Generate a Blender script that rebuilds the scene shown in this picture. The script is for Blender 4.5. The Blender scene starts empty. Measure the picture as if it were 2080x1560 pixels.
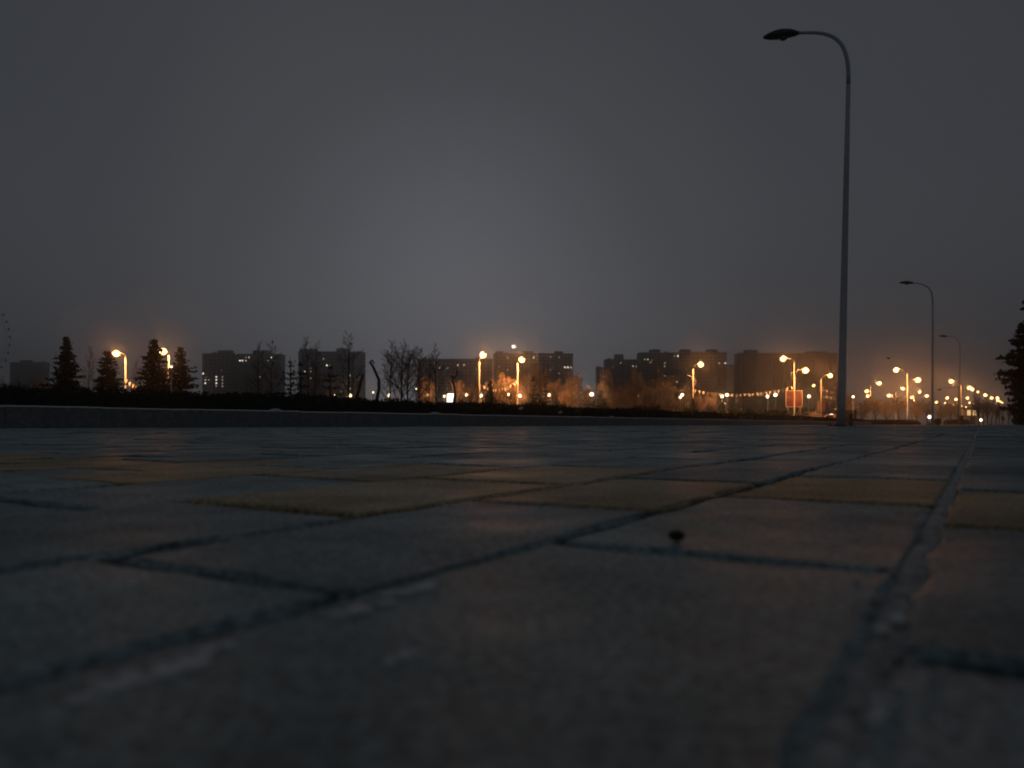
import bpy, math, random
import numpy as np
from mathutils import Vector, Matrix

R = math.radians
scene = bpy.context.scene
col = scene.collection

# ------------------------------------------------------------------ camera, sky, sun, exposure
CAM_H = 0.0402                      # the phone stands on the paving
F = 1560.0                          # focal length in photo pixels (2080 wide)
cam_d = bpy.data.cameras.new('camera')
cam_d.sensor_width = 36.0
cam_d.lens = 27.0
cam_d.shift_y = 82.0 / 2080.0
cam_d.clip_start = 0.005
cam_d.clip_end = 6000.0
cam_d.dof.use_dof = True
cam_d.dof.focus_distance = 4.0
cam_d.dof.aperture_fstop = 12.5
cam = bpy.data.objects.new('camera', cam_d)
cam.location = (0, 0, CAM_H)
cam.rotation_euler = (R(90), 0, 0)
col.objects.link(cam)
scene.camera = cam

SUN_EL, SUN_AZ = 14.0, -4.0          # degrees; azimuth measured from +Y to the right
world = bpy.data.worlds.new('World')
scene.world = world
world.use_nodes = True
wn, wl = world.node_tree.nodes, world.node_tree.links
wn.clear()
sky = wn.new('ShaderNodeTexSky')
sky.sky_type = 'NISHITA'
sky.sun_disc = False
sky.sun_elevation = R(SUN_EL)
sky.sun_rotation = R(SUN_AZ)
sky.air_density = 1.0
sky.dust_density = 0.7
sky.ozone_density = 2.0
hs = wn.new('ShaderNodeHueSaturation')
hs.inputs['Saturation'].default_value = 0.12
tint = wn.new('ShaderNodeMix'); tint.data_type = 'RGBA'; tint.blend_type = 'MULTIPLY'
tint.inputs['Factor'].default_value = 1.0
tint.inputs['B'].default_value = (0.92, 0.95, 1.10, 1)
bg = wn.new('ShaderNodeBackground')
bg.inputs['Strength'].default_value = 0.07
wo = wn.new('ShaderNodeOutputWorld')
wl.new(sky.outputs[0], hs.inputs['Color'])
wl.new(hs.outputs[0], tint.inputs['A'])
cloud = wn.new('ShaderNodeMix'); cloud.data_type = 'RGBA'     # even cloud cover over the last light
cloud.inputs['Factor'].default_value = 0.95
ctc = wn.new('ShaderNodeTexCoord')
cno = wn.new('ShaderNodeTexNoise'); cno.inputs['Scale'].default_value = 2.2; cno.inputs['Detail'].default_value = 4.0
crp = wn.new('ShaderNodeValToRGB')
crp.color_ramp.elements[0].position = 0.3; crp.color_ramp.elements[1].position = 0.7
crp.color_ramp.elements[0].color = (0.375, 0.415, 0.475, 1); crp.color_ramp.elements[1].color = (0.47, 0.51, 0.575, 1)
wl.new(ctc.outputs['Generated'], cno.inputs['Vector']); wl.new(cno.outputs['Fac'], crp.inputs['Fac'])
wl.new(crp.outputs['Color'], cloud.inputs['B'])
wl.new(tint.outputs['Result'], cloud.inputs['A'])
wl.new(cloud.outputs['Result'], bg.inputs['Color'])
wl.new(bg.outputs[0], wo.inputs['Surface'])

sd = bpy.data.lights.new('dusk_sun', 'SUN')
sd.energy = 0.01
sd.angle = R(40)
sd.color = (1.0, 0.9, 0.82)
so = bpy.data.objects.new('dusk_sun', sd)
so.rotation_euler = (R(90 - SUN_EL), 0, R(180 - SUN_AZ))
col.objects.link(so)

vs = scene.view_settings
vs.view_transform = 'Standard'
vs.look = 'None'
vs.exposure = 0.0
vs.gamma = 1.0
cy = scene.cycles
cy.use_denoising = True
try:
    cy.denoiser = 'OPENIMAGEDENOISE'
    cy.denoising_input_passes = 'RGB_ALBEDO_NORMAL'
except Exception:
    pass
cy.max_bounces = 5
cy.diffuse_bounces = 2
cy.glossy_bounces = 3
cy.volume_bounces = 0
cy.transparent_max_bounces = 6
cy.sample_clamp_indirect = 4.0
cy.caustics_reflective = False
cy.caustics_refractive = False
cy.filter_width = 1.9
try:
    cy.use_light_tree = True
except Exception:
    pass

# ------------------------------------------------------------------ helpers
rng = np.random.default_rng(7)
random.seed(7)
ROAD = R(31.4)                       # the street runs 31.4 degrees to the right of the view
CU, SU = math.cos(ROAD), math.sin(ROAD)


def uv(u, v):
    """street coordinates (u along the street, v to its right) -> world x, y"""
    return u * SU + v * CU, u * CU - v * SU


def at(px, py, depth):
    """point of the place seen at a photo pixel at that real distance"""
    return Vector(((px - 1040) / F * depth, depth, CAM_H + (862 - py) / F * depth))


def base(px, depth):
    return Vector(((px - 1040) / F * depth, depth, 0.0))


def mesh_obj(name, verts, faces, mat=None, parent=None, smooth=False, loc=None):
    me = bpy.data.meshes.new(name)
    me.from_pydata([tuple(v) for v in verts], [], [tuple(f) for f in faces])
    return finish(name, me, mat, parent, smooth, loc)


def finish(name, me, mat, parent, smooth=False, loc=None):
    if mat is not None:
        for m in (mat if isinstance(mat, (list, tuple)) else [mat]):
            me.materials.append(m)
    if smooth:
        me.polygons.foreach_set('use_smooth', np.ones(len(me.polygons), dtype=bool))
    me.update()
    o = bpy.data.objects.new(name, me)
    if parent is not None:
        o.parent = parent
    if loc is not None:
        o.location = loc
    col.objects.link(o)
    return o


def quads_mesh(name, V, k=4):
    """V: (n*k, 3) array, every k vertices one polygon"""
    n = len(V) // k
    me = bpy.data.meshes.new(name)
    me.vertices.add(len(V))
    me.vertices.foreach_set('co', np.asarray(V, dtype=np.float32).ravel())
    me.loops.add(len(V))
    me.loops.foreach_set('vertex_index', np.arange(len(V), dtype=np.int32))
    me.polygons.add(n)
    me.polygons.foreach_set('loop_start', np.arange(0, len(V), k, dtype=np.int32))
    me.update(calc_edges=True)
    return me


def empty(name, loc, rz=0.0):
    e = bpy.data.objects.new(name, None)
    e.empty_display_size = 0.2
    e.location = loc
    e.rotation_euler = (0, 0, rz)
    col.objects.link(e)
    return e


def tag(o, label=None, cat=None, group=None, kind=None):
    if label: o['label'] = label
    if cat: o['category'] = cat
    if group: o['group'] = group
    if kind: o['kind'] = kind
    return o


class MB:
    """collects simple solids into one mesh"""
    def __init__(self):
        self.v, self.f = [], []

    def add(self, vs_, fs_):
        n = len(self.v)
        self.v += [tuple(x) for x in vs_]
        self.f += [tuple(i + n for i in f) for f in fs_]
        return self

    def box(self, x0, x1, y0, y1, z0, z1, bev=0.0):
        if bev <= 0:
            p = [(x0, y0, z0), (x1, y0, z0), (x1, y1, z0), (x0, y1, z0), (x0, y0, z1), (x1, y0, z1), (x1, y1, z1), (x0, y1, z1)]
            return self.add(p, [(0, 3, 2, 1), (4, 5, 6, 7), (0, 1, 5, 4), (1, 2, 6, 5), (2, 3, 7, 6), (3, 0, 4, 7)])
        b = bev
        p = []
        for z, i in ((z0, 0), (z1 - b, 0), (z1, b)):
            p += [(x0 + i, y0 + i, z), (x1 - i, y0 + i, z), (x1 - i, y1 - i, z), (x0 + i, y1 - i, z)]
        fs_ = [(0, 3, 2, 1), (8, 9, 10, 11)]
        for k in (0, 4):
            for j in range(4):
                a, c = k + j, k + (j + 1) % 4
                fs_.append((a, c, c + 4, a + 4))
        return self.add(p, fs_)

    def tube(self, pts, radii, n=8, cap=True):
        pts = [Vector(p) for p in pts]
        m = len(pts)
        if not isinstance(radii, (list, tuple)):
            radii = [radii] * m
        vs_, fs_ = [], []
        up = Vector((0, 0, 1))
        side = None
        for i, p in enumerate(pts):
            d = (pts[min(i + 1, m - 1)] - pts[max(i - 1, 0)])
            d = d.normalized() if d.length > 1e-9 else up
            if side is None:
                side = d.cross(Vector((0.31, 0.95, 0.02)))
                if side.length < 0.05:
                    side = d.cross(Vector((1, 0, 0)))
            side = (side - d * side.dot(d)).normalized()
            w = d.cross(side)
            for k in range(n):
                a = 2 * math.pi * k / n
                vs_.append(p + (side * math.cos(a) + w * math.sin(a)) * radii[i])
        for i in range(m - 1):
            for k in range(n):
                a, b = i * n + k, i * n + (k + 1) % n
                fs_.append((a, b, b + n, a + n))
        if cap:
            fs_.append(tuple(range(n - 1, -1, -1)))
            fs_.append(tuple(range((m - 1) * n, m * n)))
        return self.add(vs_, fs_)

    def ball(self, c, rx, ry, rz, n=12, m=7):
        c = Vector(c)
        vs_, fs_ = [], []
        for i in range(1, m):
            t = math.pi * i / m
            for k in range(n):
                a = 2 * math.pi * k / n
                vs_.append((c.x + rx * math.sin(t) * math.cos(a), c.y + ry * math.sin(t) * math.sin(a), c.z + rz * math.cos(t)))
        vs_ += [(c.x, c.y, c.z + rz), (c.x, c.y, c.z - rz)]
        T, B = len(vs_) - 2, len(vs_) - 1
        for i in range(m - 2):
            for k in range(n):
                a, b = i * n + k, i * n + (k + 1) % n
                fs_.append((a, a + n, b + n, b))
        for k in range(n):
            fs_.append((T, k, (k + 1) % n))
            fs_.append((B, (m - 2) * n + (k + 1) % n, (m - 2) * n + k))
        return self.add(vs_, fs_)

    def build(self, name, mat, parent=None, smooth=False, loc=None):
        return mesh_obj(name, self.v, self.f, mat, parent, smooth, loc)

    def mesh(self, name, mat, smooth=False):
        me = bpy.data.meshes.new(name)
        me.from_pydata(self.v, [], self.f)
        me.materials.append(mat)
        if smooth:
            me.polygons.foreach_set('use_smooth', np.ones(len(me.polygons), dtype=bool))
        me.update()
        return me


def link(name, me, parent, loc=None, rot=None, scale=None):
    o = bpy.data.objects.new(name, me)
    if parent is not None: o.parent = parent
    if loc is not None: o.location = loc
    if rot is not None: o.rotation_euler = rot
    if scale is not None: o.scale = scale
    col.objects.link(o)
    return o


# ------------------------------------------------------------------ materials
def material(name, c1, c2=None, rough=0.6, scale=5.0, bump=0.0, bscale=40.0, metal=0.0, coords='pos', detail=4.0, spec=0.5, c3=None, scale3=40.0, bdist=0.02):
    m = bpy.data.materials.new(name)
    m.use_nodes = True
    nt = m.node_tree
    b = nt.nodes['Principled BSDF']
    b.inputs['Roughness'].default_value = rough
    b.inputs['Metallic'].default_value = metal
    b.inputs['Specular IOR Level'].default_value = spec
    if c2 is None:
        b.inputs['Base Color'].default_value = (*c1, 1)
        if not bump:
            return m
    if coords == 'pos':
        g = nt.nodes.new('ShaderNodeNewGeometry'); src = g.outputs['Position']
    else:
        g = nt.nodes.new('ShaderNodeTexCoord'); src = g.outputs['Object']
    if c2 is not None:
        n = nt.nodes.new('ShaderNodeTexNoise')
        n.inputs['Scale'].default_value = scale
        n.inputs['Detail'].default_value = detail
        n.inputs['Roughness'].default_value = 0.65
        r = nt.nodes.new('ShaderNodeValToRGB')
        r.color_ramp.elements[0].position = 0.33
        r.color_ramp.elements[1].position = 0.68
        r.color_ramp.elements[0].color = (*c1, 1)
        r.color_ramp.elements[1].color = (*c2, 1)
        nt.links.new(src, n.inputs['Vector'])
        nt.links.new(n.outputs['Fac'], r.inputs['Fac'])
        outc = r.outputs['Color']
        if c3 is not None:
            n3 = nt.nodes.new('ShaderNodeTexNoise')
            n3.inputs['Scale'].default_value = scale3
            n3.inputs['Detail'].default_value = 5.0
            r3 = nt.nodes.new('ShaderNodeValToRGB')
            r3.color_ramp.elements[0].position = 0.58
            r3.color_ramp.elements[1].position = 0.72
            nt.links.new(src, n3.inputs['Vector'])
            nt.links.new(n3.outputs['Fac'], r3.inputs['Fac'])
            mx = nt.nodes.new('ShaderNodeMix'); mx.data_type = 'RGBA'
            nt.links.new(r3.outputs['Color'], mx.inputs['Factor'])
            nt.links.new(outc, mx.inputs['A'])
            mx.inputs['B'].default_value = (*c3, 1)
            outc = mx.outputs['Result']
        nt.links.new(outc, b.inputs['Base Color'])
    if bump:
        nb = nt.nodes.new('ShaderNodeTexNoise')
        nb.inputs['Scale'].default_value = bscale
        nb.inputs['Detail'].default_value = 6.0
        nb.inputs['Roughness'].default_value = 0.7
        bm_ = nt.nodes.new('ShaderNodeBump')
        bm_.inputs['Strength'].default_value = bump
        bm_.inputs['Distance'].default_value = bdist
        nt.links.new(src, nb.inputs['Vector'])
        nt.links.new(nb.outputs['Fac'], bm_.inputs['Height'])
        nt.links.new(bm_.outputs[0], b.inputs['Normal'])
    return m


def glow(name, colr, strength):
    m = bpy.data.materials.new(name)
    m.use_nodes = True
    nt = m.node_tree
    b = nt.nodes['Principled BSDF']
    b.inputs['Base Color'].default_value = (0.6, 0.55, 0.45, 1)
    b.inputs['Roughness'].default_value = 0.3
    b.inputs['Emission Color'].default_value = (*colr, 1)
    b.inputs['Emission Strength'].default_value = strength
    return m


M = {}


def brick_material(name, lo, hi):
    m = bpy.data.materials.new(name)
    m.use_nodes = True
    nt = m.node_tree
    N, Lk = nt.nodes, nt.links
    b = N['Principled BSDF']
    b.inputs['Specular IOR Level'].default_value = 0.36
    g = N.new('ShaderNodeNewGeometry')
    oi = N.new('ShaderNodeObjectInfo')

    def noise(sc, det, rough=0.65):
        n = N.new('ShaderNodeTexNoise')
        n.inputs['Scale'].default_value = sc
        n.inputs['Detail'].default_value = det
        n.inputs['Roughness'].default_value = rough
        Lk.new(g.outputs['Position'], n.inputs['Vector'])
        return n.outputs['Fac']

    def ramp(fac, p0, p1, c0, c1):
        r = N.new('ShaderNodeValToRGB')
        r.color_ramp.elements[0].position = p0
        r.color_ramp.elements[1].position = p1
        r.color_ramp.elements[0].color = (*c0, 1)
        r.color_ramp.elements[1].color = (*c1, 1)
        Lk.new(fac, r.inputs['Fac'])
        return r.outputs['Color']

    def mix(a_, b_, blend, fac=1.0):
        x = N.new('ShaderNodeMix'); x.data_type = 'RGBA'; x.blend_type = blend
        if isinstance(fac, float):
            x.inputs['Factor'].default_value = fac
        else:
            Lk.new(fac, x.inputs['Factor'])
        Lk.new(a_, x.inputs['A'])
        if isinstance(b_, tuple):
            x.inputs['B'].default_value = (*b_, 1)
        else:
            Lk.new(b_, x.inputs['B'])
        return x.outputs['Result']

    base_ = ramp(noise(26.0, 8.0, 0.72), 0.30, 0.70, lo, hi)
    stain = ramp(noise(5.5, 5.0), 0.38, 0.66, (0.55, 0.56, 0.57), (1.15, 1.15, 1.15))
    c = mix(base_, stain, 'MULTIPLY')
    grain = ramp(noise(420.0, 3.0), 0.36, 0.66, (0.45, 0.45, 0.45), (1.5, 1.5, 1.5))
    c = mix(c, grain, 'MULTIPLY', 1.0)
    chips = ramp(noise(95.0, 6.0, 0.75), 0.62, 0.70, (0, 0, 0), (1, 1, 1))
    c = mix(c, (0.62, 0.63, 0.62), 'MIX', chips)
    var = N.new('ShaderNodeMapRange')
    var.inputs['To Min'].default_value = 0.82
    var.inputs['To Max'].default_value = 1.15
    Lk.new(oi.outputs['Random'], var.inputs['Value'])
    hv = N.new('ShaderNodeHueSaturation')
    Lk.new(var.outputs[0], hv.inputs['Value'])
    Lk.new(c, hv.inputs['Color'])
    Lk.new(hv.outputs[0], b.inputs['Base Color'])
    rr = N.new('ShaderNodeMapRange')
    rr.inputs['From Min'].default_value = 0.35
    rr.inputs['From Max'].default_value = 0.65
    rr.inputs['To Min'].default_value = 0.38
    rr.inputs['To Max'].default_value = 0.62
    Lk.new(noise(7.0, 5.0), rr.inputs['Value'])
    Lk.new(rr.outputs[0], b.inputs['Roughness'])
    b1 = N.new('ShaderNodeBump'); b1.inputs['Strength'].default_value = 0.5; b1.inputs['Distance'].default_value = 0.0014
    Lk.new(noise(330.0, 5.0, 0.7), b1.inputs['Height'])
    b2 = N.new('ShaderNodeBump'); b2.inputs['Strength'].default_value = 0.2; b2.inputs['Distance'].default_value = 0.004
    Lk.new(noise(38.0, 5.0, 0.65), b2.inputs['Height'])
    Lk.new(b1.outputs[0], b2.inputs['Normal'])
    Lk.new(b2.outputs[0], b.inputs['Normal'])
    return m


M['brick_grey'] = brick_material('brick_grey', (0.22, 0.34, 0.36), (0.46, 0.61, 0.62))
M['brick_dark'] = brick_material('brick_dark', (0.175, 0.275, 0.30), (0.36, 0.49, 0.515))
M['brick_yellow'] = brick_material('brick_yellow', (0.48, 0.35, 0.17), (0.66, 0.52, 0.29))
M['bedding'] = material('bedding_sand', (0.07, 0.068, 0.064), (0.17, 0.165, 0.155), rough=0.9, scale=160.0, bump=0.6, bscale=600.0, bdist=0.002)
M['grit'] = material('grit', (0.34, 0.345, 0.34), (0.82, 0.82, 0.80), rough=0.85, scale=130.0, bump=0.8, bscale=500.0, bdist=0.002)
M['flake'] = material('pale_flake', (0.62, 0.64, 0.64), (0.85, 0.86, 0.85), rough=0.85, scale=220.0)
M['pave_far'] = material('paving_far', (0.20, 0.20, 0.20), (0.33, 0.325, 0.31), rough=0.45, scale=1.7, bump=0.4, bscale=9.0, bdist=0.01)
M['soil'] = material('soil', (0.02, 0.017, 0.012), (0.05, 0.042, 0.03), rough=0.95, scale=1.3, bump=0.4, bscale=8.0)
M['asphalt'] = material('asphalt', (0.04, 0.04, 0.042), (0.07, 0.068, 0.066), rough=0.6, scale=0.8, bump=0.3, bscale=30.0)
M['marking'] = material('road_marking', (0.55, 0.55, 0.52), (0.75, 0.75, 0.72), rough=0.6, scale=2.0)
M['kerb'] = material('kerb_granite', (0.15, 0.155, 0.16), (0.25, 0.25, 0.25), rough=0.45, scale=14.0, bump=0.35, bscale=120.0, c3=(0.36, 0.36, 0.35), scale3=30.0, bdist=0.004)
M['snow'] = material('snow', (0.55, 0.56, 0.58), (0.75, 0.76, 0.78), rough=0.8, scale=30.0, bump=0.4, bscale=60.0)
M['hedge'] = material('hedge_leaf', (0.012, 0.018, 0.008), (0.035, 0.045, 0.02), rough=0.7, scale=3.0)
M['needle'] = material('conifer_needles', (0.012, 0.022, 0.012), (0.04, 0.055, 0.03), rough=0.7, scale=1.5)
M['bark'] = material('bark', (0.035, 0.028, 0.022), (0.10, 0.08, 0.06), rough=0.9, scale=4.0, bump=0.4, bscale=20.0)
M['bark_pale'] = material('pale_bark', (0.18, 0.16, 0.13), (0.36, 0.33, 0.28), rough=0.85, scale=3.0, bump=0.3, bscale=12.0)
M['twig'] = material('twigs', (0.12, 0.09, 0.07), (0.28, 0.21, 0.16), rough=0.85, scale=2.0)
M['dryleaf'] = material('dry_leaves', (0.42, 0.30, 0.22), (0.66, 0.52, 0.40), rough=0.8, scale=1.5)
M['post_dark'] = material('dark_painted_steel', (0.52, 0.56, 0.58), (0.64, 0.67, 0.69), rough=0.45, scale=6.0, bump=0.15, bscale=60.0)
M['head_dark'] = material('dark_luminaire', (0.03, 0.033, 0.036), (0.05, 0.052, 0.055), rough=0.5, scale=12.0)
M['lens_off'] = material('unlit_lens', (0.12, 0.12, 0.12), rough=0.15)
M['pole_white'] = material('white_painted_steel', (0.34, 0.32, 0.29), (0.46, 0.44, 0.40), rough=0.5, scale=2.0)
M['lamp_sodium'] = glow('sodium_lens', (1.0, 0.74, 0.40), 9.0)
M['lamp_white'] = glow('warm_white_lens', (1.0, 0.86, 0.66), 9.0)
M['globe'] = glow('globe_glass', (1.0, 0.80, 0.58), 4.0)
M['lightbox'] = glow('lightbox_face', (1.0, 0.95, 0.85), 2.2)
M['win_white'] = glow('lit_window_white', (1.0, 0.90, 0.74), 1.9)
M['win_warm'] = glow('lit_window_warm', (1.0, 0.78, 0.52), 0.9)
M['win_dim'] = glow('lit_window_dim', (1.0, 0.82, 0.62), 0.5)
M['win_faint'] = glow('lit_window_faint', (1.0, 0.75, 0.5), 0.15)
M['concrete'] = material('tower_concrete', (0.30, 0.29, 0.29), (0.42, 0.40, 0.395), rough=0.85, scale=0.05)
M['concrete_dark'] = material('tower_concrete_dark', (0.22, 0.21, 0.21), (0.31, 0.30, 0.295), rough=0.85, scale=0.06)
for k_ in ('concrete', 'concrete_dark'):                      # rows of unlit windows, too far off to model
    nt = M[k_].node_tree
    pb = nt.nodes['Principled BSDF']
    oldc = pb.inputs['Base Color'].links[0].from_socket
    tc = nt.nodes.new('ShaderNodeTexCoord'); sx_ = nt.nodes.new('ShaderNodeSeparateXYZ'); cx_ = nt.nodes.new('ShaderNodeCombineXYZ')
    bt = nt.nodes.new('ShaderNodeTexBrick')
    bt.offset = 0.0
    bt.inputs['Scale'].default_value = 1.0
    bt.inputs['Brick Width'].default_value = 3.6
    bt.inputs['Row Height'].default_value = 2.9
    bt.inputs['Mortar Size'].default_value = 0.75
    bt.inputs['Mortar Smooth'].default_value = 0.0
    bt.inputs['Color1'].default_value = (0.22, 0.22, 0.24, 1); bt.inputs['Color2'].default_value = (0.42, 0.42, 0.44, 1); bt.inputs['Mortar'].default_value = (1, 1, 1, 1)
    mx = nt.nodes.new('ShaderNodeMix'); mx.data_type = 'RGBA'; mx.blend_type = 'MULTIPLY'; mx.inputs['Factor'].default_value = 1.0
    nt.links.new(tc.outputs['Object'], sx_.inputs[0]); nt.links.new(sx_.outputs['X'], cx_.inputs['X']); nt.links.new(sx_.outputs['Z'], cx_.inputs['Y'])
    nt.links.new(cx_.outputs[0], bt.inputs['Vector']); nt.links.new(oldc, mx.inputs['A']); nt.links.new(bt.outputs['Color'], mx.inputs['B'])
    nt.links.new(mx.outputs['Result'], pb.inputs['Base Color'])
M['frame'] = material('window_frame', (0.25, 0.25, 0.25), rough=0.5)
M['flag'] = material('pennant_cloth', (0.78, 0.76, 0.74), (0.88, 0.87, 0.86), rough=0.8, scale=3.0)
M['cord'] = material('cord', (0.25, 0.24, 0.22), rough=0.8)
M['banner_pale'] = material('pale_banner', (0.55, 0.42, 0.34), (0.68, 0.55, 0.46), rough=0.7, scale=1.2)
M['banner_red'] = material('red_banner', (0.24, 0.06, 0.05), (0.34, 0.13, 0.11), rough=0.7, scale=1.6)
M['billboard'] = material('billboard_print', (0.055, 0.008, 0.006), (0.07, 0.012, 0.01), rough=0.5, scale=0.4, c3=(0.11, 0.05, 0.036), scale3=0.75)
M['steel'] = material('galvanised_steel', (0.30, 0.30, 0.29), (0.42, 0.41, 0.40), rough=0.5, scale=4.0, metal=0.3)
M['dark_steel'] = material('dark_steel', (0.03, 0.03, 0.032), (0.055, 0.055, 0.055), rough=0.6, scale=5.0)
M['car_paint'] = material('car_paint', (0.42, 0.19, 0.06), rough=0.3)
M['glass_dark'] = material('dark_glass', (0.02, 0.022, 0.025), rough=0.08)
M['rubber'] = material('rubber', (0.02, 0.02, 0.02), rough=0.8)
M['cloth_dark'] = material('dark_coat', (0.018, 0.016, 0.018), (0.035, 0.03, 0.032), rough=0.9, scale=8.0)
M['skin'] = material('skin', (0.38, 0.24, 0.17), rough=0.6)
M['feather'] = material('dark_feathers', (0.03, 0.03, 0.03), (0.05, 0.05, 0.05), rough=0.8, scale=20.0)
M['plaster'] = material('plaster', (0.40, 0.34, 0.25), (0.5, 0.44, 0.34), rough=0.85, scale=1.0)
M['pebble'] = material('dark_pebble', (0.02, 0.02, 0.02), (0.04, 0.038, 0.036), rough=0.8, scale=300.0)

# ------------------------------------------------------------------ the ground
def sheet(name, corners, z, mat, kind='structure'):
    o = mesh_obj(name, [(x, y, z) for x, y in corners], [tuple(range(len(corners)))], mat)
    return tag(o, kind=kind)


sheet('ground', [(-1500, -300), (1500, -300), (1500, 1500), (-1500, 1500)], -0.05, M['soil'])
KV = -8.5                            # kerb face, metres left of the camera in street coordinates
pav = sheet('pavement', [uv(-8, KV - 0.02), uv(-8, 9), uv(330, 9), uv(330, -6.5), uv(78, -6.5), uv(78, KV - 0.02)], -0.0032, M['bedding'])

# road with a kerb line and dashes, beyond the hedge
road = sheet('road', [uv(-120, -27), uv(-120, -13.2), uv(600, -13.2), uv(600, -27)], -0.046, M['asphalt'])
mk = MB()
for i in range(-10, 60):
    a, b_, c, d = uv(i * 10, -20.1), uv(i * 10, -19.95), uv(i * 10 + 4, -19.95), uv(i * 10 + 4, -20.1)
    mk.add([(*p, -0.042) for p in (a, b_, c, d)], [(0, 1, 2, 3)])
o = mk.build('lane_marking', M['marking'], road); tag(o, kind='stuff')

# ---- paving bricks
H = CAM_H
VL = [-0.4 * H, -3.17 * H, -5.78 * H, -9.0 * H, -12.2 * H]
while VL[-1] > KV + 0.13:
    VL.append(VL[-1] - 0.118)
VL[-1] = KV
PH = [0.234, 0.137, 0.253, 0.214]
rows = []                            # (v_lo, v_hi, phase, gap_lo, gap_hi)
for i in range(len(VL) - 1):
    ph = PH[i] if i < 4 else (0.112 if i % 2 == 0 else 0.012) + random.uniform(-0.012, 0.012)
    rows.append((VL[i + 1], VL[i], ph, 0.0024, 0.0026 if i == 0 else 0.0024))
v = VL[0]
k = 0
while v < 8.9:
    ph = 0.15 if k == 0 else (0.05 if k % 2 else 0.15) + random.uniform(-0.012, 0.012)
    rows.append((v, v + 0.118, ph, 0.0026 if k == 0 else 0.0024, 0.0024))
    v += 0.118
    k += 1


def undul(x, y):
    far = min(1.0, max(0.0, (y - 0.35) / 2.0))
    a = math.sin(x * 1.9 + y * 1.1) + math.sin(y * 2.7 - x * 0.8 + 1.3) + 0.6 * math.sin(x * 5.1 + 2.0 * y)
    return max(-0.0021, 0.0015 * a * far - 0.0006 * far)


near, rest = [], []
UMAX = 37.0
for (v0, v1, ph, g0, g1) in rows:
    vc = (v0 + v1) / 2
    n0 = int((-6.0 - ph) / 0.2) - 1
    n1 = int((UMAX - ph) / 0.2) + 1
    for n in range(n0, n1):
        u0 = ph + n * 0.2
        uc = u0 + 0.1
        x, y = uv(uc, vc)
        if y < -1.2 or y > 27.0:
            continue
        lim = 0.727 * max(y, 0) + 2.6
        if abs(x) > lim:
            continue
        yellow = 0.335 <= uc <= 0.60
        seen = y > 0.0 and abs(x) < 0.667 * (y + 0.09) + 0.06 and y + 0.1 > 0.07
        rec = (y, x, uc, vc, (v1 - v0) - g0 - g1, (g0 - g1) / 2, yellow)
        (near if seen else rest).append(rec)
near.sort(key=lambda r: r[0])
rest += near[300:]
near = near[:300]

# six worn brick shapes, 0.194 x 0.112, top at z = 0
def brick_mesh(seed, mat):
    rr = random.Random(seed)
    L, W, nl, nw = 0.1945, 0.1124, 15, 9
    per = []
    for i in range(nl): per.append((-L / 2 + L * i / nl, -W / 2))
    for i in range(nw): per.append((L / 2, -W / 2 + W * i / nw))
    for i in range(nl): per.append((L / 2 - L * i / nl, W / 2))
    for i in range(nw): per.append((-L / 2, W / 2 - W * i / nw))
    n = len(per)
    out, mid, top = [], [], []
    for (x, y) in per:
        j = 0.0007 * math.sin(x * 130 + seed) + 0.0005 * math.sin(y * 210 + x * 90 + seed * 2) + rr.gauss(0, 0.00025)
        cx = 1 if abs(x) < L / 2 - 1e-6 else 0.985
        out.append((x * cx + j, y * (0.985 if cx < 1 else 1) + j, -0.03))
        chip = 0.0022 + 0.0009 * math.sin(x * 75 + y * 110 + seed * 3) + rr.uniform(-0.0006, 0.0008)
        sx = (1 - chip / (L / 2)); sy = (1 - chip / (W / 2))
        mid.append((x * cx + j, y * (0.985 if cx < 1 else 1) + j, -chip * rr.uniform(0.55, 0.9)))
        top.append((x * sx * cx, y * sy, rr.uniform(-0.0003, 0.0002)))
    vs_ = out + mid + top
    fs_ = []
    for k in range(n):
        k2 = (k + 1) % n
        fs_.append((k, k2, n + k2, n + k))
        fs_.append((n + k, n + k2, 2 * n + k2, 2 * n + k))
    fs_.append(tuple(range(2 * n, 3 * n)))
    me = bpy.data.meshes.new('brick')
    me.from_pydata(vs_, [], fs_)
    me.materials.append(mat)
    me.update()
    return me


BR = {k: [brick_mesh(40 + i, M[k]) for i in range(6)] for k in ('brick_grey', 'brick_dark', 'brick_yellow')}
for (y, x, uc, vc, w, off, yellow) in near:
    kind = 'brick_yellow' if yellow else ('brick_dark' if vc > 0.0 or random.random() < 0.3 else 'brick_grey')
    me = random.choice(BR[kind])
    xx, yy = uv(uc, vc + off)
    flip = random.choice((0, math.pi))
    o = link('brick', me, pav, loc=(xx, yy, undul(xx, yy) + random.uniform(-0.0007, 0.0007)),
             rot=(random.gauss(0, 0.0045), random.gauss(0, 0.0045), math.pi / 2 - ROAD + flip + random.gauss(0, 0.004)),
             scale=(1, w / 0.1124, 1))

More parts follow.
